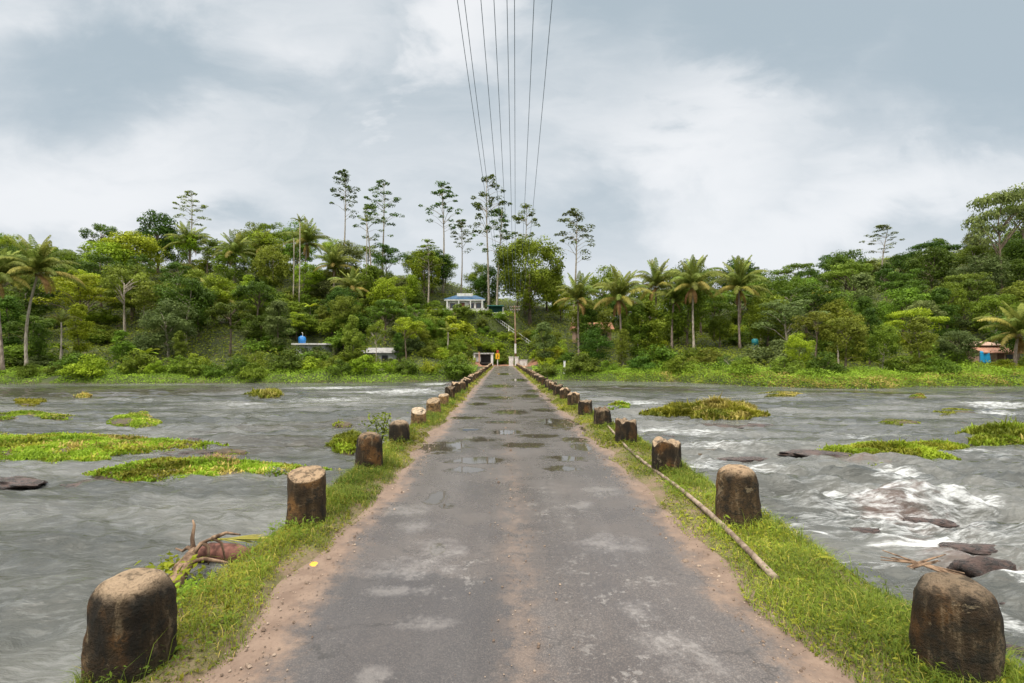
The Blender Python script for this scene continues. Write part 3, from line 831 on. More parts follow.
# creepers and grass that cover the far bank (nobody could count them)
def cover(name, mat, N, xr, tr, size, hfun, keepf=None, seed=0, up=1.0):
    rg = np.random.default_rng(seed)
    x = rg.uniform(xr[0], xr[1], N); t = rg.uniform(tr[0], tr[1], N)
    y = Bk(x) + t
    k = np.abs(x) < 1.25 * y
    if keepf is not None: k &= keepf(x, y, t, rg)
    x, y, t = x[k], y[k], t[k]
    hh = hfun(x, y, t)
    z = Hs(x, y) + rg.uniform(0, 1, len(x)) ** .8 * hh
    Nn = np.c_[rg.normal(0, .6, len(x)), rg.normal(-.25, .6, len(x)), np.full(len(x), up)]
    V, f = leaf_quads(np.c_[x, y, z], Nn, size * rg.uniform(.6, 1.4, len(x)), .5, .2, rg)
    return setting(link(name, mesh(name, V, f, M[mat])), 'stuff')
lowbank = lambda x, y, t: np.where(x > 20, 1.35, 1.0) * np.clip(.25 + .8 * (vnoise(x * .5, y * .5, 71, 3) + .3), .06, 1.5) * np.clip((t + .6) / 2, .2, 1)
offroad = lambda x, y, t, rg: (np.abs(x - .3) > 4.2)
patchy = lambda x, y, t, rg: (np.abs(x - .3) > 4.2) & ((x > 3) | ((t < 5.5) & (vnoise(x * .22, t * .2, 79, 3) > -.6)))
cover('bank_creeper', 'bank', 120000, (-85, 88), (-.6, 7.5), .09, lowbank, patchy, 81)
cover('bank_grass', 'verge', 26000, (16, 62), (-.8, 8), .09, lambda x, y, t: np.clip(.2 + .4 * vnoise(x * .6, y * .6, 72, 3), .05, .7), offroad, 82)
cover('bank_dry_grass', 'dry', 11000, (22, 64), (-.5, 4.0), .09, lambda x, y, t: np.clip(.35 + .6 * vnoise(x * .4, y * .6, 73, 3), .1, 1.2),
      lambda x, y, t, rg: vnoise(x * .35, y * .4, 74, 3) > .05, 83)
cover('hill_undergrowth', 'bushcover', 260000, (-150, 150), (6, 78), .17,
      lambda x, y, t: np.clip(.7 + 1.2 * vnoise(x * .35, y * .35, 75, 3), .1, 2.4),
      lambda x, y, t, rg: ~((np.abs(x - .6) < 5.2) & (y < 93)) & ~((np.abs(x + 8) < 7) & (np.abs(y - 106) < 4.5)) & ~((np.abs(x + 31) < 4) & (np.abs(y - 80.5) < 3)), 84)
cover('slope_crop', 'bright', 42000, (-17, 12), (8, 38), .13, lambda x, y, t: np.clip(.5 + .6 * vnoise(x * .5, y * .5, 76, 3), .1, 1.1),
      lambda x, y, t, rg: (y > 84) & (y < 103) & (np.abs(x - .6) > np.where(y < 93, 5.4, 0)) & (vnoise(x * .4, y * .4, 77, 3) > -.45), 85)

# ------------------------------------------------------------------ tree prototypes
def crown_leaves(C, rad, per, size, flat, up, rg, asp=.5):
    C = np.asarray(C); rad = np.asarray(rad)
    idx = np.repeat(np.arange(len(C)), per)
    n = len(idx)
    d = unit(rg.normal(size=(n, 3)) + np.array([0, 0, up]))
    rr = rad[idx][:, None] * rg.uniform(.55, 1.08, n)[:, None]
    P = C[idx] + d * rr * np.array([1, 1, flat])
    Nn = d + rg.normal(size=(n, 3)) * .45 + np.array([0, 0, .35])
    return leaf_quads(P, Nn, size * rg.uniform(.65, 1.4, n), asp, .25, rg)

def trunk_path(h, lean, wob, rg, n=8):
    t = np.linspace(0, 1, n)
    return np.c_[lean[0] * t ** 1.5 + wob * np.sin(t * 4 + rg.uniform(0, 6)) * t, lean[1] * t ** 1.5 + wob * np.sin(t * 3.3 + rg.uniform(0, 6)) * t, h * t - .4 * (t == 0)]

def make_tree(kind, seed):
    rg = np.random.default_rng(seed)
    mb = MB()
    C, rad = [], []
    if kind == 'round':
        rx, rz, cz = rg.uniform(3.2, 3.9), rg.uniform(3.9, 4.3), 5.6
        n = 54
        for k in range(n):
            d = unit(rg.normal(size=3) + np.array([0, 0, .25])); f = rg.uniform(.55, .98)
            C.append((rx * f * d[0], rx * f * d[1], cz + rz * f * d[2])); rad.append(rg.uniform(.8, 1.5))
        per, size, flat, th, tr = 125, .165, .75, 6.0, .2
    elif kind == 'dome':
        rx, rz, cz = 4.3, 3.9, 5.9; n = 100
        for k in range(n):
            d = unit(rg.normal(size=3) + np.array([0, 0, .2])); f = rg.uniform(.6, .98)
            C.append((rx * f * d[0], rx * f * d[1], cz + rz * f * d[2])); rad.append(rg.uniform(.7, 1.2))
        per, size, flat, th, tr = 180, .13, .8, 6.0, .2
    elif kind == 'spread':
        n = 26
        for k in range(n):
            a = rg.uniform(0, 6.28); r = 4.3 * math.sqrt(rg.uniform(0, 1)); tier = rg.choice([6.2, 7.6, 9.0], p=[.3, .4, .3])
            r *= {6.2: 1.0, 7.6: .95, 9.0: .6}[float(tier)]
            C.append((r * math.cos(a), r * math.sin(a), tier + rg.normal(0, .35) - r * .12)); rad.append(rg.uniform(1.1, 1.8))
        per, size, flat, th, tr = 170, .16, .38, 7.2, .17
    elif kind == 'narrow':
        n = 40
        for k in range(n):
            t = rg.uniform(0, 1); r = 2.0 * math.sin(math.pi * (t * .86 + .12)) ** .7 * rg.uniform(.3, 1); a = rg.uniform(0, 6.28)
            C.append((r * math.cos(a), r * math.sin(a), 1.8 + 7.8 * t)); rad.append(rg.uniform(.7, 1.15))
        per, size, flat, th, tr = 125, .16, .8, 7.5, .14
    elif kind == 'ragged':
        n = 21
        for k in range(n):
            d = unit(rg.normal(size=3) + np.array([0, 0, .5])); f = rg.uniform(.5, 1.05)
            C.append((3.3 * f * d[0], 3.3 * f * d[1], 7.0 + 2.6 * f * d[2])); rad.append(rg.uniform(.75, 1.25))
        per, size, flat, th, tr = 150, .155, .6, 7.2, .16
    elif kind == 'shrub':
        n = 26
        for k in range(n):
            d = unit(rg.normal(size=3)); d[2] = abs(d[2]); f = rg.uniform(.4, 1)
            C.append((2.1 * f * d[0], 2.1 * f * d[1], .25 + 2.2 * f * d[2])); rad.append(rg.uniform(.5, .95))
        per, size, flat, th, tr = 115, .125, .75, 1.8, .07
    elif kind == 'sparse':
        n = 40
        for k in range(n):
            t = rg.uniform(0, 1) ** .8; r = (.5 + 5.6 * (1 - t) ** .8 * (.35 + .65 * min(1, t * 4))) * rg.uniform(.45, 1); a = rg.uniform(0, 6.28)
            C.append((r * math.cos(a), r * math.sin(a), 17.5 + 12.0 * t)); rad.append(rg.uniform(.45, .95))
        per, size, flat, th, tr = 40, .2, .55, 29, .2
    C = np.array(C); rad = np.array(rad)
    lean = rg.normal(0, .35, 2) * (1 if kind != 'sparse' else 1.6)
    P = trunk_path(th, lean, .12 if kind != 'sparse' else .3, rg, 10)
    mb.tube(P, tr * np.linspace(1.15, .35 if kind != 'sparse' else .16, 10) * (1 + .5 * np.exp(-np.linspace(0, 1, 10) * 14)), 8)
    nl = {'dome': 9, 'round': 9, 'spread': 12, 'narrow': 5, 'ragged': 15, 'shrub': 6, 'sparse': n}[kind]
    for k in rg.choice(len(C), nl, replace=False):
        c = C[k]
        zt = np.clip(c[2] - np.hypot(c[0], c[1]) * (.75 if kind != 'sparse' else .55), th * .35, th * .97)
        i = np.interp(zt, P[:, 2], np.arange(10)); p0 = np.array([np.interp(i, np.arange(10), P[:, j]) for j in range(3)])
        mid = (p0 + c) / 2 + np.array([0, 0, .12 * np.linalg.norm(c - p0)])
        r0 = tr * (.42 if kind != 'sparse' else .22)
        mb.tube([p0, mid, c], [r0, r0 * .7, r0 * .35], 5, False)
    V, f = crown_leaves(C, rad, per, size, flat, .35 if kind != 'shrub' else .6, rg)
    return mesh(kind + '_trunk', np.concatenate(mb.v), mb.f, None, True), mesh(kind + '_crown', V, f)
PROTO = {}
for kind, cnt in (('dome', 1), ('round', 4), ('spread', 3), ('narrow', 3), ('ragged', 3), ('shrub', 4), ('sparse', 4)):
    PROTO[kind] = [make_tree(kind, 300 + 17 * i + len(kind)) for i in range(cnt)]
    for a, b in PROTO[kind]:
        a.materials.append(M['bark']); b.materials.append(M['mid'])
NOM = {'dome': 10, 'round': 10, 'spread': 10, 'narrow': 10, 'ragged': 10, 'shrub': 3, 'sparse': 30}
NAMES = {'dome': 'broadleaf_tree', 'round': 'broadleaf_tree', 'spread': 'spreading_tree', 'narrow': 'narrow_tree', 'ragged': 'open_crowned_tree', 'shrub': 'shrub', 'sparse': 'slender_tree'}
rt = random.Random(21)
def plant_tree(kind, x, y, h, wid, shade, bark='bark', variant=None, z=None):
    v = rt.randrange(len(PROTO[kind])) if variant is None else variant
    e = link(NAMES[kind], None, None, (x, y, (H(x, y) if z is None else z) - .05), (0, 0, rt.uniform(0, 6.28)))
    s = h / NOM[kind]
    e.scale = (s * wid, s * wid, s)
    for nm, me, mt in (('trunk', PROTO[kind][v][0], bark), ('crown', PROTO[kind][v][1], shade)):
        o = link(nm, me, e)
        o.material_slots[0].link = 'OBJECT'; o.material_slots[0].material = M[mt]
    e['_h'] = h
    return e

# ------------------------------------------------------------------ forest on the far hill
SKY = ([-120, -60, 0, 40, 70, 100, 130, 160, 200, 230, 260, 300, 330, 360, 400, 440, 470, 490, 520, 548, 565, 590, 620, 660, 700, 740, 770, 800, 830, 860, 900, 930, 955, 985, 1024, 1100, 1160],
       [232, 230, 233, 247, 250, 240, 226, 222, 232, 230, 226, 222, 232, 236, 246, 244, 256, 258, 262, 262, 282, 292, 284, 280, 276, 268, 266, 262, 254, 254, 246, 240, 228, 232, 226, 220, 216])
SHADE_WORDS = {'dark': 'dark green', 'mid': 'mid green', 'olive': 'olive', 'bright': 'bright green', 'grey': 'grey-green', 'yellow': 'yellow'}
SHAPE_WORDS = {'round': 'rounded', 'spread': 'spreading', 'narrow': 'narrow', 'ragged': 'open-crowned', 'shrub': 'bushy', 'sparse': 'slender'}
LMS = [(35, 'the leaning palm'), (120, 'the pale straight trunk'), (190, 'the first ridge palm'), (234, 'the second ridge palm'), (300, 'the blue water tank'),
       (343, 'the tallest slender tree'), (390, 'the grey shed'), (466, 'the blue roofed house'), (520, 'the wooden utility pole'), (578, 'the first riverside palm'),
       (619, 'the second riverside palm'), (656, 'the third riverside palm'), (694, 'the fourth riverside palm'), (740, 'the fifth riverside palm'), (820, 'the yellow ridge tree'),
       (880, 'the bare grey tree'), (996, 'the pink roofed house')]
pending = []
def hold_for(px, py_top_min):
    """things whose view must stay open: (px range, the highest pixel row a tree in front may reach, depth)"""
    lim = -1e9
    for a, b, row, dep in KEEP:
        if a <= px <= b: lim = max(lim, row) if dep else lim
    return lim
KEEP = [(181, 198, 262, 116), (226, 244, 274, 108), (299, 316, 262, 112), (326, 342, 284, 104), (297, 300, 312, 100), (363, 369, 265, 112), (570, 587, 322, 84), (610, 630, 328, 79), (648, 664, 312, 87), (680, 706, 320, 80), (726, 752, 318, 82), (14, 62, 304, 67), (1000, 1040, 358, 62), (294, 322, 343, 80), (380, 398, 357, 76), (428, 488, 313, 104), (470, 534, 361, 95), (982, 1006, 356, 72), (751, 760, 349, 79),
        (20, 46, 362, 68), (-8, 6, 362, 66), (119, 130, 330, 92), (688, 701, 346, 80), (735, 744, 352, 82)]
def place(kind, px, y, h, wid, shade, bark='bark', tierword=None):
    x = (px - VX) / F * y
    g = H(x, y)
    e = plant_tree(kind, x, y, h, wid, shade, bark)
    pending.append((e, kind, shade, px, y, g))
    return e
# the mass of the forest, row behind row
GAPX = [(-13.5, 8.5, 72, 105.5)]
PADX = [(-8, 106, 8, 6.0), (-31, 80.5, 5.0, 4), (-20, 77.5, 4.2, 3), (72.5, 73.5, 4.5, 4), (17.5, 97, 5.5, 4), (-1.5, 105, 5, 4), (.5, 85, 7, 10)]
for row, (off, step, kinds, hr) in enumerate([(8, 6.0, ('round', 'narrow', 'shrub', 'round'), (4.5, 8)), (14, 6.4, ('round', 'spread', 'narrow', 'ragged'), (7, 10)),
                                              (21, 6.8, ('round', 'spread', 'ragged', 'narrow'), (8, 11.5)), (28, 7.2, ('round', 'spread', 'ragged', 'round'), (8, 12)),
                                              (36, 7.6, ('round', 'spread', 'ragged', 'narrow'), (8, 12)), (45, 8.2, ('round', 'spread', 'ragged', 'round'), (9, 13)),
                                              (54, 8.8, ('round', 'spread', 'ragged', 'round'), (9, 14)), (64, 9.2, ('round', 'spread', 'ragged', 'round'), (10, 15))]):
    x = -160.0 + rt.uniform(0, 4)
    while x < 165:
        x += step * rt.uniform(.75, 1.3)
        y = float(Bk(np.array(x))) + off + rt.uniform(-2.6, 2.6)
        if y > 131: continue
        px = VX + F * x / y
        if not -130 < px < 1150: continue
        if any(a < x < b and c < y < d for a, b, c, d in GAPX): continue
        if any(((x - a) / rxx) ** 2 + ((y - b) / ryy) ** 2 < 1 for a, b, rxx, ryy in PADX): continue
        kind = rt.choice(kinds)
        h = rt.uniform(*hr) if kind != 'shrub' else rt.uniform(2.6, 4.2)
        g = H(x, y)
        wid = rt.uniform(.85, 1.2)
        half = F * 3.4 * wid * h / 10 / y
        top = np.interp(px, *SKY) + rt.uniform(-3, 8)
        zmax = CZ + (HY - top) / F * y
        for a, b, rw, dep in KEEP:
            if y < dep - 1 and px + half * .6 > a and px - half * .6 < b: zmax = min(zmax, CZ + (HY - rw) / F * y)
        h = min(h, zmax - g)
        if h < 1.5: continue
        if h < 4.5: kind = 'shrub'
        # yellow-green and paler on the lower left, darker mixes on the right
        p = [.32, .32, .16, .10, .10] if x > 20 else [.28, .32, .18, .14, .08]
        shade = rt.choices(['dark', 'mid', 'olive', 'bright', 'grey'], p)[0]
        place(kind, px, y, h, wid if kind != 'shrub' else wid * 1.15, shade, rt.choice(['bark', 'bark', 'palebark']))
# bushes along the water's edge and on the open slope
for side in (-1, 1):
    x = 6.5 if side > 0 else -7
    while abs(x) < 75:
        y = float(Bk(np.array(x))) + (rt.uniform(4.2, 6.2) if x > 12 else rt.uniform(1.2, 5.5))
        px = VX + F * x / y
        h = rt.uniform(2.0, 3.6)
        zmax = 99
        for a, b, rw, dep in KEEP:
            if y < dep - 1 and px + 14 > a and px - 14 < b: zmax = min(zmax, CZ + (HY - rw) / F * y)
        h = min(h, zmax - H(x, y))
        if -30 < px < 1055 and h > .9 and not (x > 28 and rt.random() < .35):
            place('shrub', px, y, h, rt.uniform(.9, 1.3) * (1 if h > 1.8 else 1.3), rt.choice(['dark', 'mid', 'mid', 'bright', 'olive']))
        x += side * (rt.uniform(3.2, 5.2) if side > 0 else rt.uniform(2.0, 3.4))
for k in range(155):                                # understorey that fills the hill between the trees
    px = rt.uniform(-30, 1055); y = rt.uniform(66, 132); x = (px - VX) / F * y
    t = y - float(Bk(np.array(x)))
    if not 7 < t < 72 or any(a < x < b and c < y < d for a, b, c, d in GAPX): continue
    if any(((x - a) / rxx) ** 2 + ((y - b) / ryy) ** 2 < 1 for a, b, rxx, ryy in PADX): continue
    h = rt.uniform(2.0, 4.4); zmax = 99
    for a, b, rw, dep in KEEP:
        if y < dep - 1 and px + 14 > a and px - 14 < b: zmax = min(zmax, CZ + (HY - rw) / F * y)
    h = min(h, zmax - H(x, y))
    if h > 1.0: place('shrub', px, y, h, rt.uniform(1.0, 1.5), rt.choice(['dark', 'mid', 'mid', 'olive', 'bright', 'grey']))
for k in range(60):
    px, y = rt.uniform(250, 462), rt.uniform(80, 106); x = (px - VX) / F * y
    if any(((x - a) / rxx) ** 2 + ((y - b) / ryy) ** 2 < 1 for a, b, rxx, ryy in PADX) or (x > -7 and y < 93): continue
    h = rt.uniform(2.6, 5.0); zmax = 99
    for a, b, rw, dep in KEEP:
        if y < dep - 1 and px + 12 > a and px - 12 < b: zmax = min(zmax, CZ + (HY - rw) / F * y)
    h = min(h, zmax - H(x, y))
    if h > 1.2: place(rt.choice(['narrow', 'round', 'shrub', 'round']) if h > 3.4 else 'shrub', px, y, h, rt.uniform(1.1, 1.5), rt.choice(['dark', 'mid', 'mid', 'bright', 'olive']))
for k in range(125):
    x, y = rt.uniform(-17, 11), rt.uniform(80, 102)
    if -6.2 < x < 6 and y < 93: continue
    h = rt.uniform(.9, 2.3)
    px = VX + F * x / y
    place('shrub', px, y, h, rt.uniform(.9, 1.3), rt.choice(['mid', 'bright', 'bright', 'olive', 'mid']))
# trees that stand out
HERO = [('dome', 530, 108, 236, .95, 'mid', 'big domed dense tree right of the wires, above the bridge end'),
        ('narrow', 545, 82, 322, 1.25, 'grey', 'grey-green egg-shaped tree beside the right end of the bridge'),
        ('spread', 592, 76, 347, 1.5, 'bright', 'wide bright green tree low over the right bank'),
        ('round', 470, 84, 350, 1.0, 'dark', 'dense dark bush-like tree left of the bridge end'),
        ('ragged', 125, 84, 262, 1.0, 'olive', 'tall tree with a bare pale trunk on the left bank'),
        ('round', 185, 80, 272, 1.0, 'dark', 'tall dense dark tree right of the pale bare trunk'),
        ('round', 690, 112, 262, 1.0, 'dark', 'dark domed tree behind the fourth riverside palm'),
        ('round', 738, 118, 257, .95, 'dark', 'dark domed ridge tree behind the fifth riverside palm'),
        ('ragged', 820, 92, 285, .8, 'yellow', 'yellow flowering tree halfway up the right hill'),
        ('round', 853, 78, 314, .7, 'yellow', 'yellow-leaved bush tree low on the right hill'),
        ('ragged', 101, 124, 219, .9, 'dark', 'dark open-crowned ridge tree right of the leaning palm'),
        ('round', 158, 124, 210, .8, 'dark', 'dark rounded ridge tree left of the first ridge palm'),
        ('spread', 268, 120, 219, .8, 'mid', 'flat-crowned ridge tree between the ridge palms and slender trees'),
        ('ragged', 415, 92, 302, .9, 'mid', 'open tree below the white balustrade'),
        ('ragged', 376, 73, 316, .62, 'mid', 'thin pale-trunked tree standing before the grey shed'),
        ('spread', 1002, 96, 184, 1.1, 'grey', 'tall grey-green tree towering over the right ridge'),
        ('spread', 1022, 108, 183, .9, 'dark', 'tall flat-crowned tree at the top right of the ridge'),
        ('narrow', 646, 79, 300, 1.3, 'mid', 'tall leafy tree between the second and fourth riverside palms'),
        ('round', 720, 84, 312, .85, 'mid', 'leafy tree filling the gap between the fourth and fifth riverside palms'),
        ('round', 605, 116, 268, .9, 'mid', 'leafy tree behind the second riverside palm'),
        ('round', 845, 110, 246, .95, 'dark', 'dark domed tree on the right ridge left of the bare grey tree')]
for kind, px, y, top, wid, shade, lab in HERO:
    x = (px - VX) / F * y
    h = CZ + (HY - top) / F * y - H(x, y)
    e = plant_tree(kind, x, y, h, wid * min(1, 12 / h if kind not in ('round', 'dome') else 1), shade, 'palebark' if 'pale' in lab else 'bark')
    tag(e, lab, 'tree', 'forest trees on the far hill')
# tall sparse-crowned trees
SPARSE = [(343, 118, 168, 'dark', 'tallest slender tree with tufted crown at the left of the skyline group'),
          (382, 119, 179, 'dark', 'slender tufted tree right of the tallest slender tree'),
          (372, 114, 203, 'mid', 'shorter thin tree between the two left slender trees'),
          (443, 117, 180, 'dark', 'slender tufted tree above the blue roofed house'),
          (461, 120, 218, 'grey', 'thin faint tree just left of the power lines'),
          (489, 112, 173, 'dark', 'slender tufted tree crossed by the leftmost power lines'),
          (497, 108, 208, 'dark', 'shorter tufted tree behind the middle power lines'),
          (525, 116, 202, 'mid', 'slender tree rising behind the big domed tree'),
          (573, 104, 207, 'grey', 'lone feathery slender tree right of the power lines'),
          (190, 128, 190, 'mid', 'slender tree rising behind the first ridge palm'),
          (880, 112, 224, 'grey', 'bare grey tree standing up from the right ridge'),
          (428, 108, 238, 'mid', 'thin pale tree left of the blue roofed house')]
for k, (px, y, top, shade, lab) in enumerate(SPARSE):
    x = (px - VX) / F * y
    h = CZ + (HY - top) / F * y - H(x, y)
    e = plant_tree('sparse', x, y, h, rt.uniform(1.15, 1.5) * (30 / h) ** .45, shade, 'palebark', variant=k % 4)
    tag(e, lab, 'tree', 'tall slender trees on the skyline')

# automatic, individual labels for the forest mass
def tier(y, g):
    t = y - g
    return None
groups = {}
for e, kind, shade, px, y, g in pending:
    base_py = HY - (g - CZ) / y * F
    tw = 'by the water' if base_py > 366 else 'low uphill' if base_py > 338 else 'halfway uphill' if base_py > 300 else 'on the ridge'
    lx, lm = min(LMS, key=lambda q: abs(q[0] - px))
    rel = 'near' if abs(lx - px) < 9 else 'left of' if px < lx else 'right of'
    noun = 'bush' if kind == 'shrub' else 'tree'
    sh = SHAPE_WORDS[kind] if kind != 'shrub' else 'low'
    groups.setdefault(f"{SHADE_WORDS[shade]} {sh} {noun} {tw}, {rel} {lm}", []).append((px, e, noun))
CNT = ['', '', 'two', 'three', 'four', 'five', 'six', 'seven', 'eight']
ORW = ['leftmost', 'second', 'third', 'fourth', 'fifth', 'sixth', 'seventh', 'eighth']
for lab, lst in groups.items():
    lst.sort(key=lambda q: q[0])
    for i, (px, e, noun) in enumerate(lst):
        l = lab if len(lst) == 1 else f"{lab}, {ORW[i]} of {CNT[len(lst)]}"
        tag(e, l, noun, 'forest trees on the far hill' if noun == 'tree' else 'bushes on the far bank and slope')

# ------------------------------------------------------------------ coconut palms
def frond_mesh(L, arch, droop, seed, width=.75):
    rg = np.random.default_rng(seed)
    n = 14
    t = np.linspace(0, 1, n)
    ang = arch - (arch + droop) * t ** 1.3                      # elevation along the rib
    seg = L / (n - 1)
    P = [(0.0, 0.0, 0.0)]
    for a in ang[:-1]: P.append((P[-1][0] + seg * math.cos(a), 0, P[-1][2] + seg * math.sin(a)))
    P = np.array(P)
    V, q = tube(P, np.linspace(.05, .012, n), 5)
    VV, FF = [V], list(q); k = len(V)
    m = 40
    for s in (-1, 1):
        for j in range(m):
            tt = .10 + .90 * (j + rg.uniform(-.2, .2)) / m
            p = np.array([np.interp(tt, t, P[:, c]) for c in range(3)])
            a = np.interp(tt, t, ang)
            ln = width * (math.sin(math.pi * min(1, tt * .82 + .16)) ** .6) * rg.uniform(.85, 1.15)
            fw = np.array([math.cos(a), 0, math.sin(a)])
            dr = unit(np.array([0, s, 0]) * 1.0 + fw * .55 + np.array([0, 0, -.35 - .35 * rg.uniform()]))
            mid = p + dr * ln * .55
            tip = p + dr * ln * .95 + np.array([0, 0, -.30 * ln])
            w = fw * .055
            VV.append(np.array([p - w * .6, p + w * .6, mid + w, tip, mid - w])); FF += [(k, k + 1, k + 2), (k, k + 2, k + 4), (k + 4, k + 2, k + 3)]; k += 5
    return mesh('frond', np.concatenate(VV), FF)
FR = {'young': [frond_mesh(4.8, 1.42, -.55, s, .75) for s in (1, 2)], 'mid': [frond_mesh(5.2, .95, .75, s, .85) for s in (3, 4)], 'old': [frond_mesh(4.8, .2, 1.2, s, .85) for s in (5, 6)]}
for l in FR.values():
    for me in l: me.materials.append(M['frond'])
nut = []
for a in range(6): nut.append((math.cos(a * 1.05) * .28, math.sin(a * 1.05) * .28, -.15 - .1 * (a % 2)))
def ball(c, r, n=7, m=5):
    V = [];
    for i in range(m + 1):
        for j in range(n):
            th = math.pi * i / m; ph = 2 * math.pi * j / n
            V.append((c[0] + r * math.sin(th) * math.cos(ph), c[1] + r * math.sin(th) * math.sin(ph), c[2] + 1.2 * r * math.cos(th)))
    return V, [(i * n + j, i * n + (j + 1) % n, (i + 1) * n + (j + 1) % n, (i + 1) * n + j) for i in range(m) for j in range(n)]
nb_ = MB()
for c in nut: nb_.add(*ball(c, .16))
NUTS = mesh('coconuts', np.concatenate(nb_.v), nb_.f, M['husk'], True)
def palm(px, py, d, bpx, label, sc=1.0, old=4, nf=20, seed=0, curve=0.0):
    nf += 8
    rg = np.random.default_rng(500 + seed)
    top = at(px, py, d); bx = (bpx - VX) / F * d
    bz = H(bx, d)
    e = link('coconut_palm', None, None, (bx, d, bz)); tag(e, label, 'palm', 'coconut palms on the far bank')
    hx, hz = top.x - bx, top.z - bz
    t = np.linspace(0, 1, 12)
    P = np.c_[hx * t ** 1.25 + curve * np.sin(t * math.pi), .3 * np.sin(t * 3), hz * t - .3 * (t == 0)]
    mb = MB(); mb.tube(P, .19 * (1.0 - .35 * t) + .14 * np.exp(-t * 20) + .012 * (np.arange(12) % 2), 9)
    mb.obj('trunk', M['palebark'] if 'pale' in label or 'leaning' in label else M['palmbark'], e, True)
    hub = (hx, P[-1, 1], hz)
    for k in range(nf):
        f = (k + .5) / nf
        kind = 'young' if f < .30 else 'mid' if f < .72 else 'old'
        me = FR[kind][k % 2]
        a = k * 2.39996 + rg.uniform(-.25, .25)
        s = sc * rg.uniform(.85, 1.12)
        o = link('frond', me, e, hub, (rg.uniform(-.25, .25), rg.uniform(-.25, .15) , a), (s, s, s))
        mt = 'frond'
        if nf - k <= old: mt = 'oldfrond' if k % 2 else 'frond'
        o.material_slots[0].link = 'OBJECT'; o.material_slots[0].material = M[mt]
        if mt == 'oldfrond': o['label'] = 'yellowed drooping frond'
    for k in range(max(1, old // 3)):
        o = link('dead_frond', FR['old'][k % 2], e, (hub[0], hub[1], hub[2] - .3), (0, .75, rg.uniform(0, 6.28)), (sc * .6,) * 3)
        o.material_slots[0].link = 'OBJECT'; o.material_slots[0].material = M['deadfrond']
    link('coconut_bunch', NUTS, e, (hub[0], hub[1], hub[2] - .25))
PALMS = [(262, 250, 113, 262, 'coconut palm on the left ridge midway between the ridge palms and the tank', 1.05, 4, 16, 0),
         (214, 300, 90, 214, 'coconut palm halfway up below the second ridge palm, partly hidden', 1.0, 5, 16, 0),
         (352, 288, 96, 352, 'coconut palm halfway up the slope below the tallest slender tree', 1.0, 5, 16, 0),
         (38, 272, 67, 27, 'leaning coconut palm with a curved trunk on the left bank', 1.12, 7, 22, -.9),
         (-5, 277, 65, 3, 'coconut palm half out of frame at the left edge', 1.1, 7, 20, -.3),
         (189, 243, 116, 188, 'first ridge palm, upright fronds, left of the pair on the left ridge', 1.15, 2, 18, 0),
         (235, 254, 108, 234, 'second ridge palm, right of the pair on the left ridge', 1.2, 6, 20, 0),
         (307, 243, 112, 303, 'coconut palm on the ridge above the blue water tank', 1.2, 7, 20, 0),
         (334, 266, 104, 333, 'coconut palm lower right of the ridge palm above the tank', 1.1, 5, 18, 0),
         (578, 300, 84, 579, 'first riverside palm from the bridge, crown half hidden by leaves', 1.05, 6, 20, 0),
         (619, 298, 79, 621, 'second riverside palm from the bridge with shaggy drooping crown', 1.1, 9, 22, .2),
         (656, 286, 87, 658, 'third riverside palm from the bridge, set back among trees', 1.05, 6, 20, 0),
         (693, 286, 80, 694, 'fourth riverside palm from the bridge, tallest, with pale straight trunk', 1.12, 9, 22, 0),
         (739, 288, 82, 740, 'fifth riverside palm from the bridge with golden lower fronds', 1.1, 9, 21, 0),
         (1019, 334, 63, 1017, 'short yellowing palm beside the pink roofed house', .95, 9, 18, 0),
         (674, 300, 84, 672, 'low palm half hidden between the third and fourth riverside palms', .8, 4, 14, 0)]
for k, (px, py, d, bpx, lab, sc, old, nf, cv) in enumerate(PALMS): palm(px, py, d, bpx, lab, sc, old, nf, k, cv)

# areca palms: pencil-thin pale trunks with small crowns
def areca(px, py, d, lab, seed):
    rg = np.random.default_rng(seed)
    x = (px - VX) / F * d; z0 = H(x, d); h = CZ + (HY - py) / F * d - z0
    e = link('areca_palm', None, None, (x, d, z0)); tag(e, lab, 'palm', 'thin areca palms')
    t = np.linspace(0, 1, 6)
    MB().tube(np.c_[.2 * np.sin(t * 2), 0 * t, h * t], np.linspace(.13, .085, 6), 7).obj('trunk', M['palebark'], e, True)
    for k in range(9):
        s = .42 * rg.uniform(.85, 1.15)
        me = FR['mid' if k < 6 else 'young'][k % 2]
        o = link('frond', me, e, (.18, 0, h), (0, 0, k * 2.4 + rg.uniform(0, .4)), (s, s, s))
for k, (px, py, d, lab) in enumerate([(299, 222, 100, 'right one of two thin white-trunked areca palms above the blue tank'), (293, 238, 101, 'left one of two thin white-trunked areca palms above the blue tank'),
                                      (366, 222, 112, 'thin areca palm left of the paired slender trees'), (143, 292, 88, 'thin areca palm right of the pale bare trunk'),
                                      (447, 332, 84, 'thin areca palm on the slope left of the bridge end'), (60, 322, 69, 'short areca palm right of the leaning palm')]):
    areca(px, py, d, lab, 900 + k)

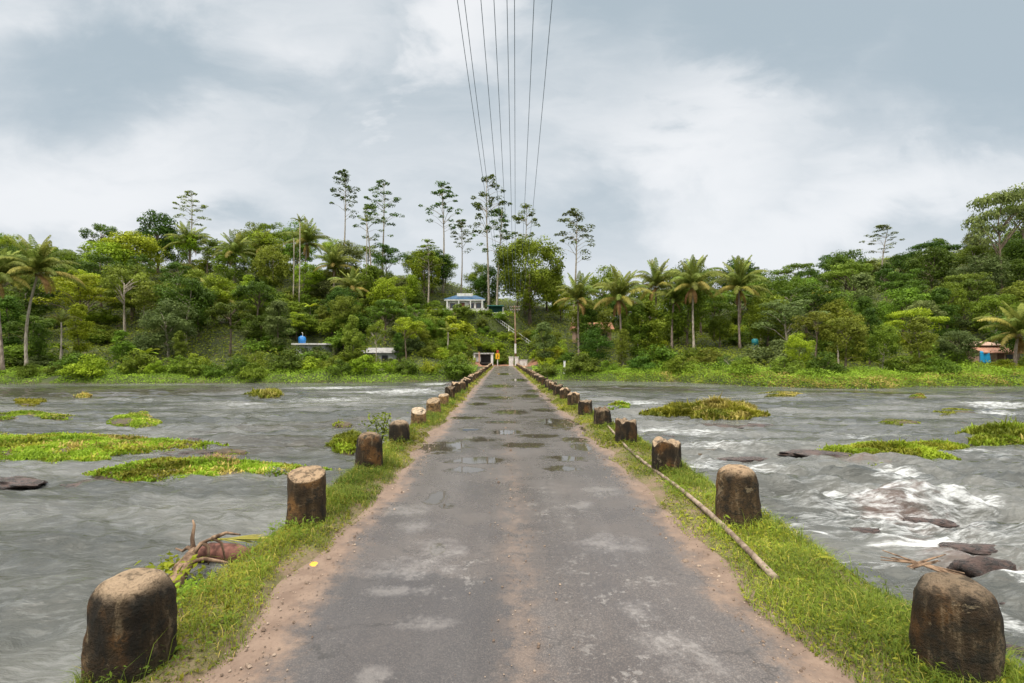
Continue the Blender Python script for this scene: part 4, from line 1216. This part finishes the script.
# banana plants
def banana(px, d, h, lab, seed):
    rg = np.random.default_rng(seed)
    x = (px - VX) / F * d
    e = link('banana_plant', None, None, (x, d, H(x, d))); tag(e, lab, 'plant', 'banana plants on the bank')
    MB().tube([(0, 0, -.2), (.05, 0, h * .35), (.08, 0, h * .6)], [.14, .11, .07], 8).obj('stem', M['palebark'], e, True)
    for k in range(7):
        a = k * 2.4 + rg.uniform(-.3, .3); L = h * .62; el = rg.uniform(.5, 1.2)
        n = 7; Vs = []
        for i in range(n):
            t = i / (n - 1); ee = el - 1.5 * t * t
            r = L * t; zz = h * .6 + L * (math.sin(el) * t - .55 * t * t)
            w = .26 * h / 3 * math.sin(math.pi * min(.97, t * .9 + .08)) ** .6
            for s in (-1, 0, 1):
                Vs.append((r * math.cos(a) * math.cos(el * .6) - s * w * math.sin(a), r * math.sin(a) * math.cos(el * .6) + s * w * math.cos(a), zz - abs(s) * .08 - .1 * 0))
        Fc = [(i * 3 + j, i * 3 + j + 1, i * 3 + j + 4, i * 3 + j + 3) for i in range(n - 1) for j in range(2)]
        link('leaf', mesh('leaf', Vs, Fc, M['bright'], True), e)
for k, (px, d, h, lab) in enumerate([(146, 70, 3.4, 'banana plant with pale broad leaves left of the dense dark tree'), (310, 95, 3.6, 'banana plant on the slope below the ridge palms'),
                                     (515, 96, 2.6, 'banana plant on the slope behind the utility pole'), (62, 72, 3.6, 'banana plant right of the leaning palm trunk'),
                                     (322, 98, 3.2, 'second banana plant right of the one below the ridge palms')]):
    banana(px, d, h, lab, 950 + k)

# ------------------------------------------------------------------ buildings
M['white'] = simple('white_paint', (.70, .69, .66), .6, .18, 2, .3, (.36, .33, .27))
M['bluer'] = simple('blue_roof', (.022, .085, .18), .45, .25, 1.5, .5)
M['brownwood'] = simple('brown_wood', (.15, .06, .03), .6)
M['dark'+'open'] = simple('dark_interior', (.025, .025, .028), .4)
M['greyc'] = simple('grey_plaster', (.42, .42, .41), .8, .25, 2, .3, (.16, .15, .13))
M['rust'] = simple('rusty_sheet', (.42, .20, .13), .7, .35, 2.5, .3, (.55, .36, .27))
M['pink'] = simple('salmon_wall', (.52, .33, .25), .8, .25, 2, .3, (.62, .50, .42))
M['tarp'] = simple('blue_tarp', (.02, .32, .62), .5)
M['tank'] = simple('blue_tank', (.025, .20, .55), .4, .1)
M['teal'] = simple('teal_sheet', (.03, .17, .15), .5)
M['tile'] = simple('clay_tile', (.32, .15, .08), .8, .4, 3)
M['zinc'] = simple('pale_sheet', (.62, .60, .58), .45, .15, 2, .5, (.40, .34, .30))
M['palerust'] = simple('pale_rusty_sheet', (.46, .31, .24), .65, .3, 2.5, .3, (.34, .18, .12))
M['oldroof'] = simple('weathered_roof', (.30, .29, .28), .6, .35, 2, .3, (.12, .11, .10))
M['glass'] = simple('window_glass', (.03, .04, .05), .08, .1, 2, .6)

# white bungalow with a blue roof
hx, hy, hz0 = -8.1, 106.5, 10.9
hs = link('bungalow', None, None, (hx, hy, hz0)); tag(hs, 'white bungalow with a blue hipped roof on the slope above the bridge', 'house')
MB().box((0, 0, 1.35), (7.8, 5, 2.7)).obj('wall', M['white'], hs)
mb = MB(); e_, rgt = .55, 1.25
V = [(-4.4, -3.1, 0), (4.4, -3.1, 0), (4.4, 3.1, 0), (-4.4, 3.1, 0), (-2.2, 0, rgt), (2.2, 0, rgt), (-4.4, -3.1, .14), (4.4, -3.1, .14), (4.4, 3.1, .14), (-4.4, 3.1, .14)]
mb.add(V, [(0, 3, 2, 1), (0, 1, 7, 6), (1, 2, 8, 7), (2, 3, 9, 8), (3, 0, 6, 9), (6, 7, 5, 4), (7, 8, 5), (8, 9, 4, 5), (9, 6, 4)])
mb.obj('roof', M['bluer'], hs, loc=(0, 0, 2.72))
MB().box((0, -3.05, 2.62), (8.6, .12, .22)).obj('fascia', M['white'], hs)
MB().box((0, -2.0, 3.85), (3.4, .3, .62)).obj('parapet', M['white'], hs)
for k in range(4): MB().box((-3.7 + k * 2.46, -2.95, 1.25), (.24, .24, 2.5)).obj('pillar', M['white'], hs)
dr = MB().box((-.5, -2.55, 1.05), (.95, .08, 2.1)).obj('door', M['brownwood'], hs)
MB().box((-.16, -2.62, 1.0), (.05, .05, .18)).obj('handle', M['zinc'], dr)
for xx in (-2.6, 1.4, 2.9):
    w = MB().box((xx, -2.54, 1.45), (1.1, .07, 1.1)).obj('window', M['brownwood'], hs)
    MB().box((xx, -2.59, 1.45), (.92, .05, .92)).obj('pane', M['glass'], w)
MB().box((0, -3.1, .02), (9.4, 1.9, .3)).obj('plinth', M['greyc'], hs)

def balustrade(name, A, B_, label, step=.35, h=.85, cat='railing'):
    A, B_ = Vector(A), Vector(B_)
    e = link(name, None, None, A); tag(e, label, cat)
    L = (B_ - A).length; n = max(2, int(L / step))
    d = (B_ - A)
    mb = MB(); mb.tube([(0, 0, h), tuple(d + Vector((0, 0, h)))], [.055, .055], 6)
    mb.tube([(0, 0, .12), tuple(d + Vector((0, 0, .12)))], [.055, .055], 6); mb.obj('rail', M['greyc'], e)
    mb = MB()
    for i in range(n + 1):
        p = d * (i / n)
        mb.tube([(p.x, p.y, p.z - .15), (p.x, p.y, p.z + h)], [.04, .04], 6)
    mb.obj('balusters', M['greyc'], e)
    for i in (0, .5, 1):
        p = d * i
        MB().box((p.x, p.y, p.z + h * .5 - .1), (.22, .22, h + .45)).obj('post', M['white'], e)
balustrade('balustrade', (-17.5, 102.6, 10.55), (-4.0, 102.6, 10.85), 'white balustrade along the terrace before the bungalow')
A_ = at(486, 317, 102); B2 = at(533, 333, 96)
n = 5
# stair rail stepping down to the right, one railing following the slope
balustrade('stair_railing', (A_.x, A_.y, H(A_.x, A_.y) + .25), (B2.x, B2.y, H(B2.x, B2.y) + .25), 'white sloping stair railing descending right of the bungalow', .6, .7)
sh = link('garden_shed', None, None, (-1.6, 105.5, 10.4)); tag(sh, 'dark teal open shed beside the white bungalow', 'shed')
MB().box((0, 0, 2.0), (3.6, 3, .14)).obj('roof', M['teal'], sh)
MB().box((0, 1.3, 1.0), (3.3, .12, 1.9)).obj('back_wall', M['teal'], sh)
for xx in (-1.6, 1.6): MB().box((xx, -1.3, .95), (.12, .12, 1.95)).obj('post', M['white'], sh)
MB().box((0, -1.7, .2), (4.2, .2, .65)).obj('parapet', M['white'], sh)

# hut with a pale flat roof and a blue tank
hb = link('flat_roofed_hut', None, None, (-31.0, 80.5, 1.2)); tag(hb, 'pale flat-roofed hut among trees on the left bank', 'hut')
MB().box((0, 0, 1.15), (4.6, 3.4, 2.3)).obj('wall', M['greyc'], hb)
MB().box((0, -.2, 2.42), (5.6, 4.2, .24)).obj('roof', M['zinc'], hb)
w = MB().box((-.9, -1.72, 1.35), (1.0, .08, .9)).obj('window', M['darkopen'], hb)
MB().box((-.9, -1.77, .86), (1.2, .1, .08)).obj('sill', M['white'], w)
MB().box((1.0, -1.72, 1.0), (.9, .08, 2.0)).obj('door', M['brownwood'], hb)
tk = link('water_tank', None, None, (-32.9, 80.2, 3.74)); tag(tk, 'round blue water tank on the pale flat-roofed hut', 'tank')
P = [(0, 0, z) for z in (0, .05, .35, .38, .7, .73, 1.0, 1.15, 1.2)]
MB().tube(P, [.55, .58, .58, .61, .61, .58, .58, .4, .22], 18).obj('body', M['tank'], tk, True)
MB().tube([(0, 0, 1.19), (0, 0, 1.32)], [.2, .18], 12).obj('lid', M['tank'], tk)
MB().tube([(.25, -.35, 1.0), (.25, -.35, 1.75), (.1, -.35, 1.8)], [.04, .04, .04], 6).obj('pipe', M['white'], tk)

sd = link('grey_shed', None, None, (-19.5, 77.5, .3)); tag(sd, 'grey-white shed half hidden behind bushes left of the bridge', 'shed')
MB().box((0, 0, .95), (4.8, 3, 1.9)).obj('wall', M['greyc'], sd)
mb = MB(); V = [(-2.7, -1.9, 1.88), (2.7, -1.9, 1.88), (2.7, 1.9, 1.88), (-2.7, 1.9, 1.88), (-2.7, 0, 2.7), (2.7, 0, 2.7)]
mb.add(V, [(0, 1, 5, 4), (2, 3, 4, 5), (1, 2, 5), (3, 0, 4), (0, 3, 2, 1)]); mb.obj('roof', M['oldroof'], sd)
MB().box((-.8, -1.53, .9), (.9, .08, 1.7)).obj('door', M['darkopen'], sd)
w = MB().box((1.2, -1.53, 1.1), (.9, .08, .8)).obj('window', M['darkopen'], sd)

# shelter at the end of the bridge
se = link('roadside_shelter', None, None, (-3.6, 89, 0.0)); tag(se, 'small grey concrete shelter with a dark opening at the bridge end', 'shelter')
MB().box((0, 0, 2.15), (4.0, 2.2, .24)).obj('roof', M['greyc'], se)
MB().box((0, 1.0, 1.0), (3.5, .15, 2.05)).obj('back_wall', M['darkopen'], se)
for xx in (-1.62, 1.62): MB().box((xx, -.85, 1.0), (.42, .3, 2.05)).obj('post', M['white'], se)
MB().box((-.9, -.7, 1.35), (1.0, .1, 1.35)).obj('panel', M['greyc'], se)
MB().box((0, .6, .42), (3.0, .4, .1)).obj('bench', M['greyc'], se)

# yellow road sign
M['signy'] = simple('sign_yellow', (.72, .42, .015), .4, .08)
M['black'] = simple('sign_black', (.012, .012, .012), .5)
M['redpaint'] = simple('red_paint', (.38, .06, .025), .6, .3)
sg = link('road_sign', None, None, (-.95, 86.5, 0)); tag(sg, 'yellow road sign with a black curve on a post before the shelter', 'sign')
MB().tube([(0, 0, -.1), (0, 0, 2.75)], [.07, .07], 8).obj('post', M['white'], sg)
bd = MB().box((0, -.1, 1.65), (.72, .05, 1.0)).obj('board', M['signy'], sg, bevel=.02)
mb = MB(); mb.tube([(-.1, -.14, 1.35), (-.05, -.14, 1.55), (.1, -.14, 1.68), (.0, -.14, 1.85), (.02, -.14, 1.98)], [.05, .06, .06, .06, .03], 8); mb.obj('curve_mark', M['black'], bd)
MB().box((0, -.1, 2.5), (.42, .05, .5)).obj('red_plate', M['redpaint'], sg)
mp = link('marker_post', None, None, (-4.2, 86.3, 0)); tag(mp, 'short pale post left of the concrete shelter', 'post')
MB().box((0, 0, 1.15), (.22, .22, 2.3)).obj('shaft', M['pink'], mp, bevel=.02); MB().box((0, 0, 2.36), (.3, .3, .12)).obj('cap', M['rust'], mp)
for nm, xx, w_, lab in (('gate_pillar', 1.45, .8, 'left white gate pillar at the right end of the bridge'), ('gate_pillar', 2.4, .62, 'middle white gate pillar at the right end of the bridge')):
    e = link(nm, None, None, (xx, 86.5, -.05)); tag(e, lab, 'pillar', 'white gate pillars at the bridge end')
    MB().box((0, 0, .75), (w_, .45, 1.5)).obj('shaft', M['white'], e, bevel=.03); MB().box((0, 0, 1.56), (w_ + .14, .58, .14)).obj('cap', M['white'], e)
e = link('low_wall', None, None, (3.5, 86.8, -.05)); tag(e, 'low white wall right of the gate pillars at the bridge end', 'wall')
MB().box((0, 0, .5), (1.6, .25, 1.0)).obj('panel', M['white'], e); MB().box((0, 0, 1.06), (1.75, .36, .12)).obj('coping', M['greyc'], e)
wp = link('marker_post', None, None, ((564.5 - VX) / F * 72.5, 72.5, H((564.5 - VX) / F * 72.5, 72.5))); tag(wp, 'slim white post on the right bank beside the bridge', 'post')
MB().box((0, 0, .85), (.28, .28, 1.9)).obj('shaft', M['white'], wp, bevel=.03); MB().box((0, 0, 1.83), (.34, .34, .08)).obj('cap', M['greyc'], wp)

# pink house on the right, hut behind the palms, turquoise shed
ph = link('pink_house', None, None, (72.5, 73.5, .35)); tag(ph, 'low salmon house with rusty stepped roofs at the right edge', 'house')
MB().box((0, 0, 1.05), (5.0, 3.4, 2.1)).obj('wall', M['pink'], ph)
mb = MB(); mb.add([(-2.9, -2.5, 1.75), (2.9, -2.5, 1.75), (2.9, .2, 2.75), (-2.9, .2, 2.75), (-2.9, -2.5, 1.87), (2.9, -2.5, 1.87), (2.9, .2, 2.87), (-2.9, .2, 2.87)],
                  [(0, 3, 2, 1), (4, 5, 6, 7), (0, 1, 5, 4), (1, 2, 6, 5), (2, 3, 7, 6), (3, 0, 4, 7)]); mb.obj('lower_roof', M['rust'], ph)
mb = MB(); mb.add([(-3.3, -.6, 2.85), (2.2, -.6, 2.85), (2.2, 2.4, 3.5), (-3.3, 2.4, 3.5), (-3.3, -.6, 2.97), (2.2, -.6, 2.97), (2.2, 2.4, 3.62), (-3.3, 2.4, 3.62)],
                  [(0, 3, 2, 1), (4, 5, 6, 7), (0, 1, 5, 4), (1, 2, 6, 5), (2, 3, 7, 6), (3, 0, 4, 7)]); mb.obj('upper_roof', M['palerust'], ph)
MB().box((.4, -1.73, 1.0), (.9, .08, 1.5)).obj('door', M['brownwood'], ph)
w = MB().box((1.7, -1.73, 1.15), (.9, .08, .8)).obj('window', M['darkopen'], ph)
tp = link('tarpaulin', None, None, (70.0, 71.1, .5)); tag(tp, 'blue tarpaulin hanging at the left corner of the salmon house', 'tarpaulin')
V, q = grid_sheet(np.linspace(-.8, .8, 13), np.linspace(0, 1, 9), lambda X, Y: Y * 0)
V = np.array([(x, .12 * math.sin(x * 7 + y * 2), 1.65 * y + .1 - .25 * y * x) for x, y, z in V])
me_ = mesh('sheet', V, q, M['tarp'], True); o = link('sheet', me_, tp); o.modifiers.new('s', 'SOLIDIFY').thickness = .02
for xx in (-.8, .8): MB().tube([(xx, .05, -.2), (xx, .05, 1.95)], [.04, .04], 6).obj('stake', M['bark'], tp)
th_ = link('tiled_house', None, None, (17.5, 97, 4.3)); tag(th_, 'clay tiled house half hidden behind the first riverside palm', 'house')
MB().box((0, 0, 1.3), (7.0, 4, 2.6)).obj('wall', M['pink'], th_)
mb = MB(); V = [(-4, -2.6, 2.58), (4, -2.6, 2.58), (4, 2.6, 2.58), (-4, 2.6, 2.58), (-4, 0, 4.0), (4, 0, 4.0)]
mb.add(V, [(0, 1, 5, 4), (2, 3, 4, 5), (1, 2, 5), (3, 0, 4), (0, 3, 2, 1)]); mb.obj('roof', M['tile'], th_)
for xx in (-2.2, 0, 2.2): w = MB().box((xx, -2.03, 1.4), (1.0, .08, 1.1)).obj('window', M['darkopen'], th_)
tx = (755 - VX) / F * 79
M['turq'] = simple('turquoise', (.02, .19, .21), .5)
tq = link('water_tank', None, None, (tx, 79, H(tx, 79))); tag(tq, 'small turquoise water tank on a stand right of the riverside palms', 'tank')
zt = CZ + (HY - 345.5) / F * 79 - H(tx, 79)
MB().tube([(0, 0, zt), (0, 0, zt + .9), (0, 0, zt + 1.1)], [.5, .5, .25], 14).obj('body', M['turq'], tq, True)
for a in range(4):
    MB().box((.35 * (1 if a % 2 else -1), .35 * (1 if a > 1 else -1), zt / 2 - .1), (.12, .12, zt + .2)).obj('leg', M['greyc'], tq)

# ------------------------------------------------------------------ utility pole and wires
M['polewood'] = barkmat('pole_wood', (.16, .10, .06), (.34, .23, .15), 3)
pxp, pyp = (515.5 - VX) / F * 90, 90.0
up_ = link('utility_pole', None, None, (pxp, pyp, H(pxp, pyp))); tag(up_, 'wooden utility pole with a white band at the end of the bridge', 'utility pole')
zt = 10.7 - H(pxp, pyp)
MB().tube([(0, 0, -.3), (0, 0, zt * .5), (-.15, 0, zt + .25)], [.17, .14, .10], 10).obj('shaft', M['polewood'], up_, True)
MB().tube([(0, 0, 2.2), (-.01, 0, 4.0)], [.19, .185], 10).obj('painted_band', M['white'], up_)
for zc in (zt, zt - .55):
    ca_ = MB().box((-.15, -.18, zc), (1.9, .1, .12)).obj('crossarm', M['polewood'], up_)
    for xx in (-.95, -.55, .25, .65): MB().tube([(xx, -.18, zc + .06), (xx, -.18, zc + .2)], [.04, .03], 6).obj('insulator', M['white'], ca_)
M['wire'] = simple('wire', (.18, .25, .33), .5)
WX = [457.5, 464.5, 481, 494, 507, 514.5, 534, 552]
WL = ['leftmost of the eight power lines, running close beside the second', 'second power line from the left, paired with the leftmost one', 'third power line from the left, above the road',
      'fourth power line from the left, left of the central pair', 'left line of the close central pair of power lines', 'right line of the close central pair of power lines',
      'seventh power line from the left, sloping left as it descends', 'rightmost of the eight power lines above the road']
for k, px in enumerate(WX):
    x12 = (px - VX) / F * 12
    xe = pxp - .15 + [-.95, -.8, -.55, -.3, 0, .2, .5, .8][k] * .9
    P = []
    for y in np.r_[np.linspace(-12, 40, 40), np.linspace(42, 89.8, 25)]:
        f = (y - 12) / 78.0
        zz = 7.4 + .00207 * (y - 50) ** 2 + (-.55 if k in (1, 3, 4, 6) else 0) * max(0, f) 
        P.append((x12 * (1 - f) + xe * f, y, zz + .12 * max(0, f)))
    tag(MB().tube(P, [.009] * len(P), 6).obj('power_line', M['wire'], smooth=True), WL[k], 'power line', 'power lines over the road')

# ------------------------------------------------------------------ rocks, driftwood and litter
m, T = material('river_rock'); M['rock'] = m
oc = T.n('ShaderNodeTexCoord').outputs['Object']
a = T.noise(oc, 3, 6, .65); b = T.noise(oc, 12, 5, .7)
c = T.mix(T.mapr(a, .35, .65), (.022, .018, .017), (.095, .058, .048))
c = T.mix(T.math('MULTIPLY', T.mapr(b, .55, .7), .5), c, (.16, .115, .095))
finish(T, principled(T, c, T.mapr(a, .3, .7, .12, .5), bump(T, b, .8, .05)))
def rock_mesh(seed, rough=.35):
    import bmesh
    bm = bmesh.new(); bmesh.ops.create_icosphere(bm, subdivisions=4, radius=1)
    for v in bm.verts:
        p = v.co.copy()
        d = mnoise.noise(p * 1.3 + Vector((seed * 7.1, 0, 0))) * rough + mnoise.noise(p * 3.2 + Vector((seed, 3, 0))) * rough * .45 + mnoise.noise(p * 8 + Vector((seed, 9, 0))) * rough * .16
        v.co = p * (1 + d)
        v.co.z = math.floor(v.co.z * 5 + .5 * mnoise.noise(p * 2)) / 5 * .35 + v.co.z * .65
    me = bpy.data.meshes.new('rock'); bm.to_mesh(me); bm.free()
    me.polygons.foreach_set('use_smooth', np.ones(len(me.polygons), dtype=bool)); me.materials.append(M['rock'])
    return me
RM = [rock_mesh(s) for s in range(5)]
ROCKS = [(830, 455, 34, .16, 'dark rock ledge touching the left end of the low bright islet'),
         (805, 452, 30, .10, 'flat rock upstream of the low bright islet'),
         (885, 510, 24, .09, 'reddish rock shelf in the upper right rapids'), (930, 521, 22, .08, 'reddish rock slab in the middle of the right rapids'),
         (862, 530, 20, .07, 'reddish half-drowned rock left in the right rapids'), (990, 570, 30, .24, 'rounded dark rock beside the nearest right bollard'),
         (1008, 602, 28, .10, 'wet dark rock slab right of the nearest right bollard'), (1018, 655, 30, .12, 'nearest wet rock at the lower right corner'),
         (975, 548, 30, .09, 'brown rock shelf below the foam on the right'), (835, 595, 24, .05, 'low wet rock just off the right weeds'),
         (668, 437, 10, .10, 'small dark rock beyond the fourth right bollard'), (745, 458, 24, .05, 'thin rock rib beyond the second right bollard'),
         (17, 482, 34, .16, 'dark broken rock at the left edge below the large islet'), (105, 483, 40, .05, 'grey rock shoal at the tip of the long left islet'),
         (194, 440, 10, .14, 'small brown rock off the right tip of the large islet'), (192, 452, 30, .06, 'low brown rock shoal between the two big left islets'),
         (455, 385, 12, .35, 'pale boulder at the foot of the left bank'), (405, 380, 16, .3, 'brown boulder on the far left bank'),
         (735, 425, 40, .04, 'submerged rock rib below the shaggy islet'), (170, 610, 12, .05, 'small wet stone beside the driftwood')]
for k, (px, py, rp, hgt, lab) in enumerate(ROCKS):
    x, y = on_plane(px, py, WZ)
    r = rp / F * y
    tag(link('river_rock', RM[k % 5], None, (x, y, WZ - .03), (0, 0, (k * 1.7) % .7 - .35), (r, r * .42, hgt)), lab, 'rock', 'rocks in the river')

# driftwood pile by the left deck edge
wx0, wy0 = on_plane(188, 582, WZ)
M['redbark'] = barkmat('red_bark', (.05, .022, .017), (.19, .085, .065), 6)
M['drift'] = barkmat('driftwood', (.09, .055, .035), (.30, .20, .13), 9)
st_ = link('driftwood_stump', None, None, (wx0, wy0, WZ)); tag(st_, 'grey driftwood stump with broken roots beside the left weeds', 'driftwood')
MB().tube([(.06, -.75, -.10), (.03, -.45, .10), (-.02, -.1, .26), (-.03, .1, .33), (-.12, .35, .36)], [.10, .13, .12, .10, .06], 12).obj('trunk', M['drift'], st_, True)
for P in ([(-.10, .3, .36), (-.20, .42, .52), (-.19, .46, .72), (-.23, .48, .80)], [(-.03, .1, .33), (.08, .2, .52), (.22, .26, .58), (.36, .28, .50), (.42, .28, .22)], [(.10, .22, .53), (.20, .2, .46), (.22, .16, .2)],
          [(-.08, .3, .36), (-.26, .4, .38), (-.38, .45, .30), (-.5, .46, .34)], [(.22, .26, .58), (.40, .34, .64), (.62, .36, .60)], [(.0, .0, .3), (.25, .0, .36), (.55, .1, .26), (.75, .15, .05)],
          [(-.02, -.1, .26), (-.2, -.12, .34), (-.3, -.2, .24)]):
    MB().tube(P, np.linspace(.040, .012, len(P)), 7).obj('root', M['drift'], st_, True)
lx, ly = on_plane(222, 563, WZ)
lg = MB(); lg.tube([(-.55, -.05, .10), (-.2, 0, .17), (.2, .02, .15), (.62, .05, .05)], [.10, .17, .16, .09], 12)
tag(lg.obj('driftwood_log', M['redbark'], loc=(lx, ly, WZ), smooth=True), 'red-brown bark log lying in the water behind the stump', 'driftwood')
fx, fy = on_plane(216, 551, WZ)
rgf = np.random.default_rng(8); nf_ = 70
tt = rgf.uniform(0, 1, nf_); sd_ = rgf.choice([-1, 1], nf_)
A0 = np.c_[1.15 * tt, .28 * tt, .22 - .10 * tt]
D0 = np.c_[np.full(nf_, .42), .10 + sd_ * rgf.uniform(.02, .13, nf_), rgf.uniform(-.10, .03, nf_)]
Wd = np.c_[np.full(nf_, -.004), np.full(nf_, .012), np.full(nf_, .004)]
V = np.stack([A0 - Wd, A0 + Wd, A0 + D0 * .6 + Wd, A0 + D0, A0 + D0 * .6 - Wd], 1).reshape(-1, 3)
mbf = MB(); mbf.tube([(-.15, -.03, .2), (.5, .12, .2), (1.2, .29, .12)], [.022, .015, .006], 6)
mbf.add(V, tri5(nf_))
fo = mbf.obj('fallen_frond', M['oldfrond'], loc=(fx, fy, WZ))
tag(fo, 'yellow fallen palm frond trailing in the water by the log', 'palm frond')
def weedclump(px, py, z, n, s, spread, hgt, mat, lab, seed):
    rg = np.random.default_rng(seed); x, y = on_plane(px, py, z)
    P = np.c_[rg.normal(0, spread, n), rg.normal(0, spread, n), rg.uniform(0, 1, n) * hgt]
    Nn = np.c_[rg.normal(0, .7, n), rg.normal(-.2, .7, n), np.ones(n)]
    V, f = leaf_quads(P, Nn, s * rg.uniform(.6, 1.4, n), .45, .3, rg)
    e = link('leafy_weed', None, None, (x, y, z)); tag(e, lab, 'plant')
    link('leaves', mesh('leaves', V, f, M[mat]), e)
    mb = MB()
    for i in range(7):
        a = rg.uniform(0, 6.28); mb.tube([(0, 0, -.1), (spread * .6 * math.cos(a), spread * .6 * math.sin(a), hgt * .5), (spread * 1.2 * math.cos(a), spread * 1.2 * math.sin(a), hgt)], [.012, .009, .004], 5)
    mb.obj('stem', M['vergedark'], e)
weedclump(165, 592, WZ, 420, .055, .24, .42, 'bright', 'bright leafy weed growing in the water by the driftwood stump', 41)
weedclump(196, 606, WZ, 260, .05, .20, .30, 'lime', 'lime leafy weed between the driftwood and the left verge', 42)
weedclump(381, 441, -.6, 260, .06, .22, .75, 'olive', 'olive weed bush rising behind the third left bollard', 43)
tx_, ty_ = on_plane(920, 570, WZ)
sk = link('stick_pile', None, None, (tx_, ty_, WZ)); tag(sk, 'snagged brown sticks in the rapids behind the nearest right bollard', 'driftwood')
rs = random.Random(4)
for k in range(9):
    a = rs.uniform(-.5, .5) + (2.6 if k % 2 else 0); L = rs.uniform(.3, .6)
    MB().tube([(rs.uniform(-.1, .1) - L * math.cos(a), -.1 - L * math.sin(a) * .4, .0), (0, rs.uniform(-.05, .05), .10), (L * math.cos(a), .1 + L * math.sin(a) * .4, rs.uniform(.08, .25))], [.014, .02, .008], 6).obj('stick', M['drift'], sk, True)
# litter
gx, gy = on_plane(313, 566, .05)
gl = link('fallen_leaf', mesh('fallen_leaf', [(-.05, 0, .0), (-.02, .035, .012), (.04, .03, .018), (.065, 0, .03), (.03, -.035, .012), (-.02, -.03, .008), (0, 0, .0)],
                              [(6, 0, 1), (6, 1, 2), (6, 2, 3), (6, 3, 4), (6, 4, 5), (6, 5, 0)], None, True), None, (gx, gy, .06), (.5, .1, .4), (.55, .6, .6))
M['leafyellow'] = simple('yellow_leaf', (.75, .36, .02), .5, .2, 20); gl.data.materials.append(M['leafyellow'])
tag(gl, 'yellow fallen leaf on the left weeds between the two nearest bollards', 'leaf')
for e in list(bpy.data.objects):
    if '_h' in e.keys(): del e['_h']
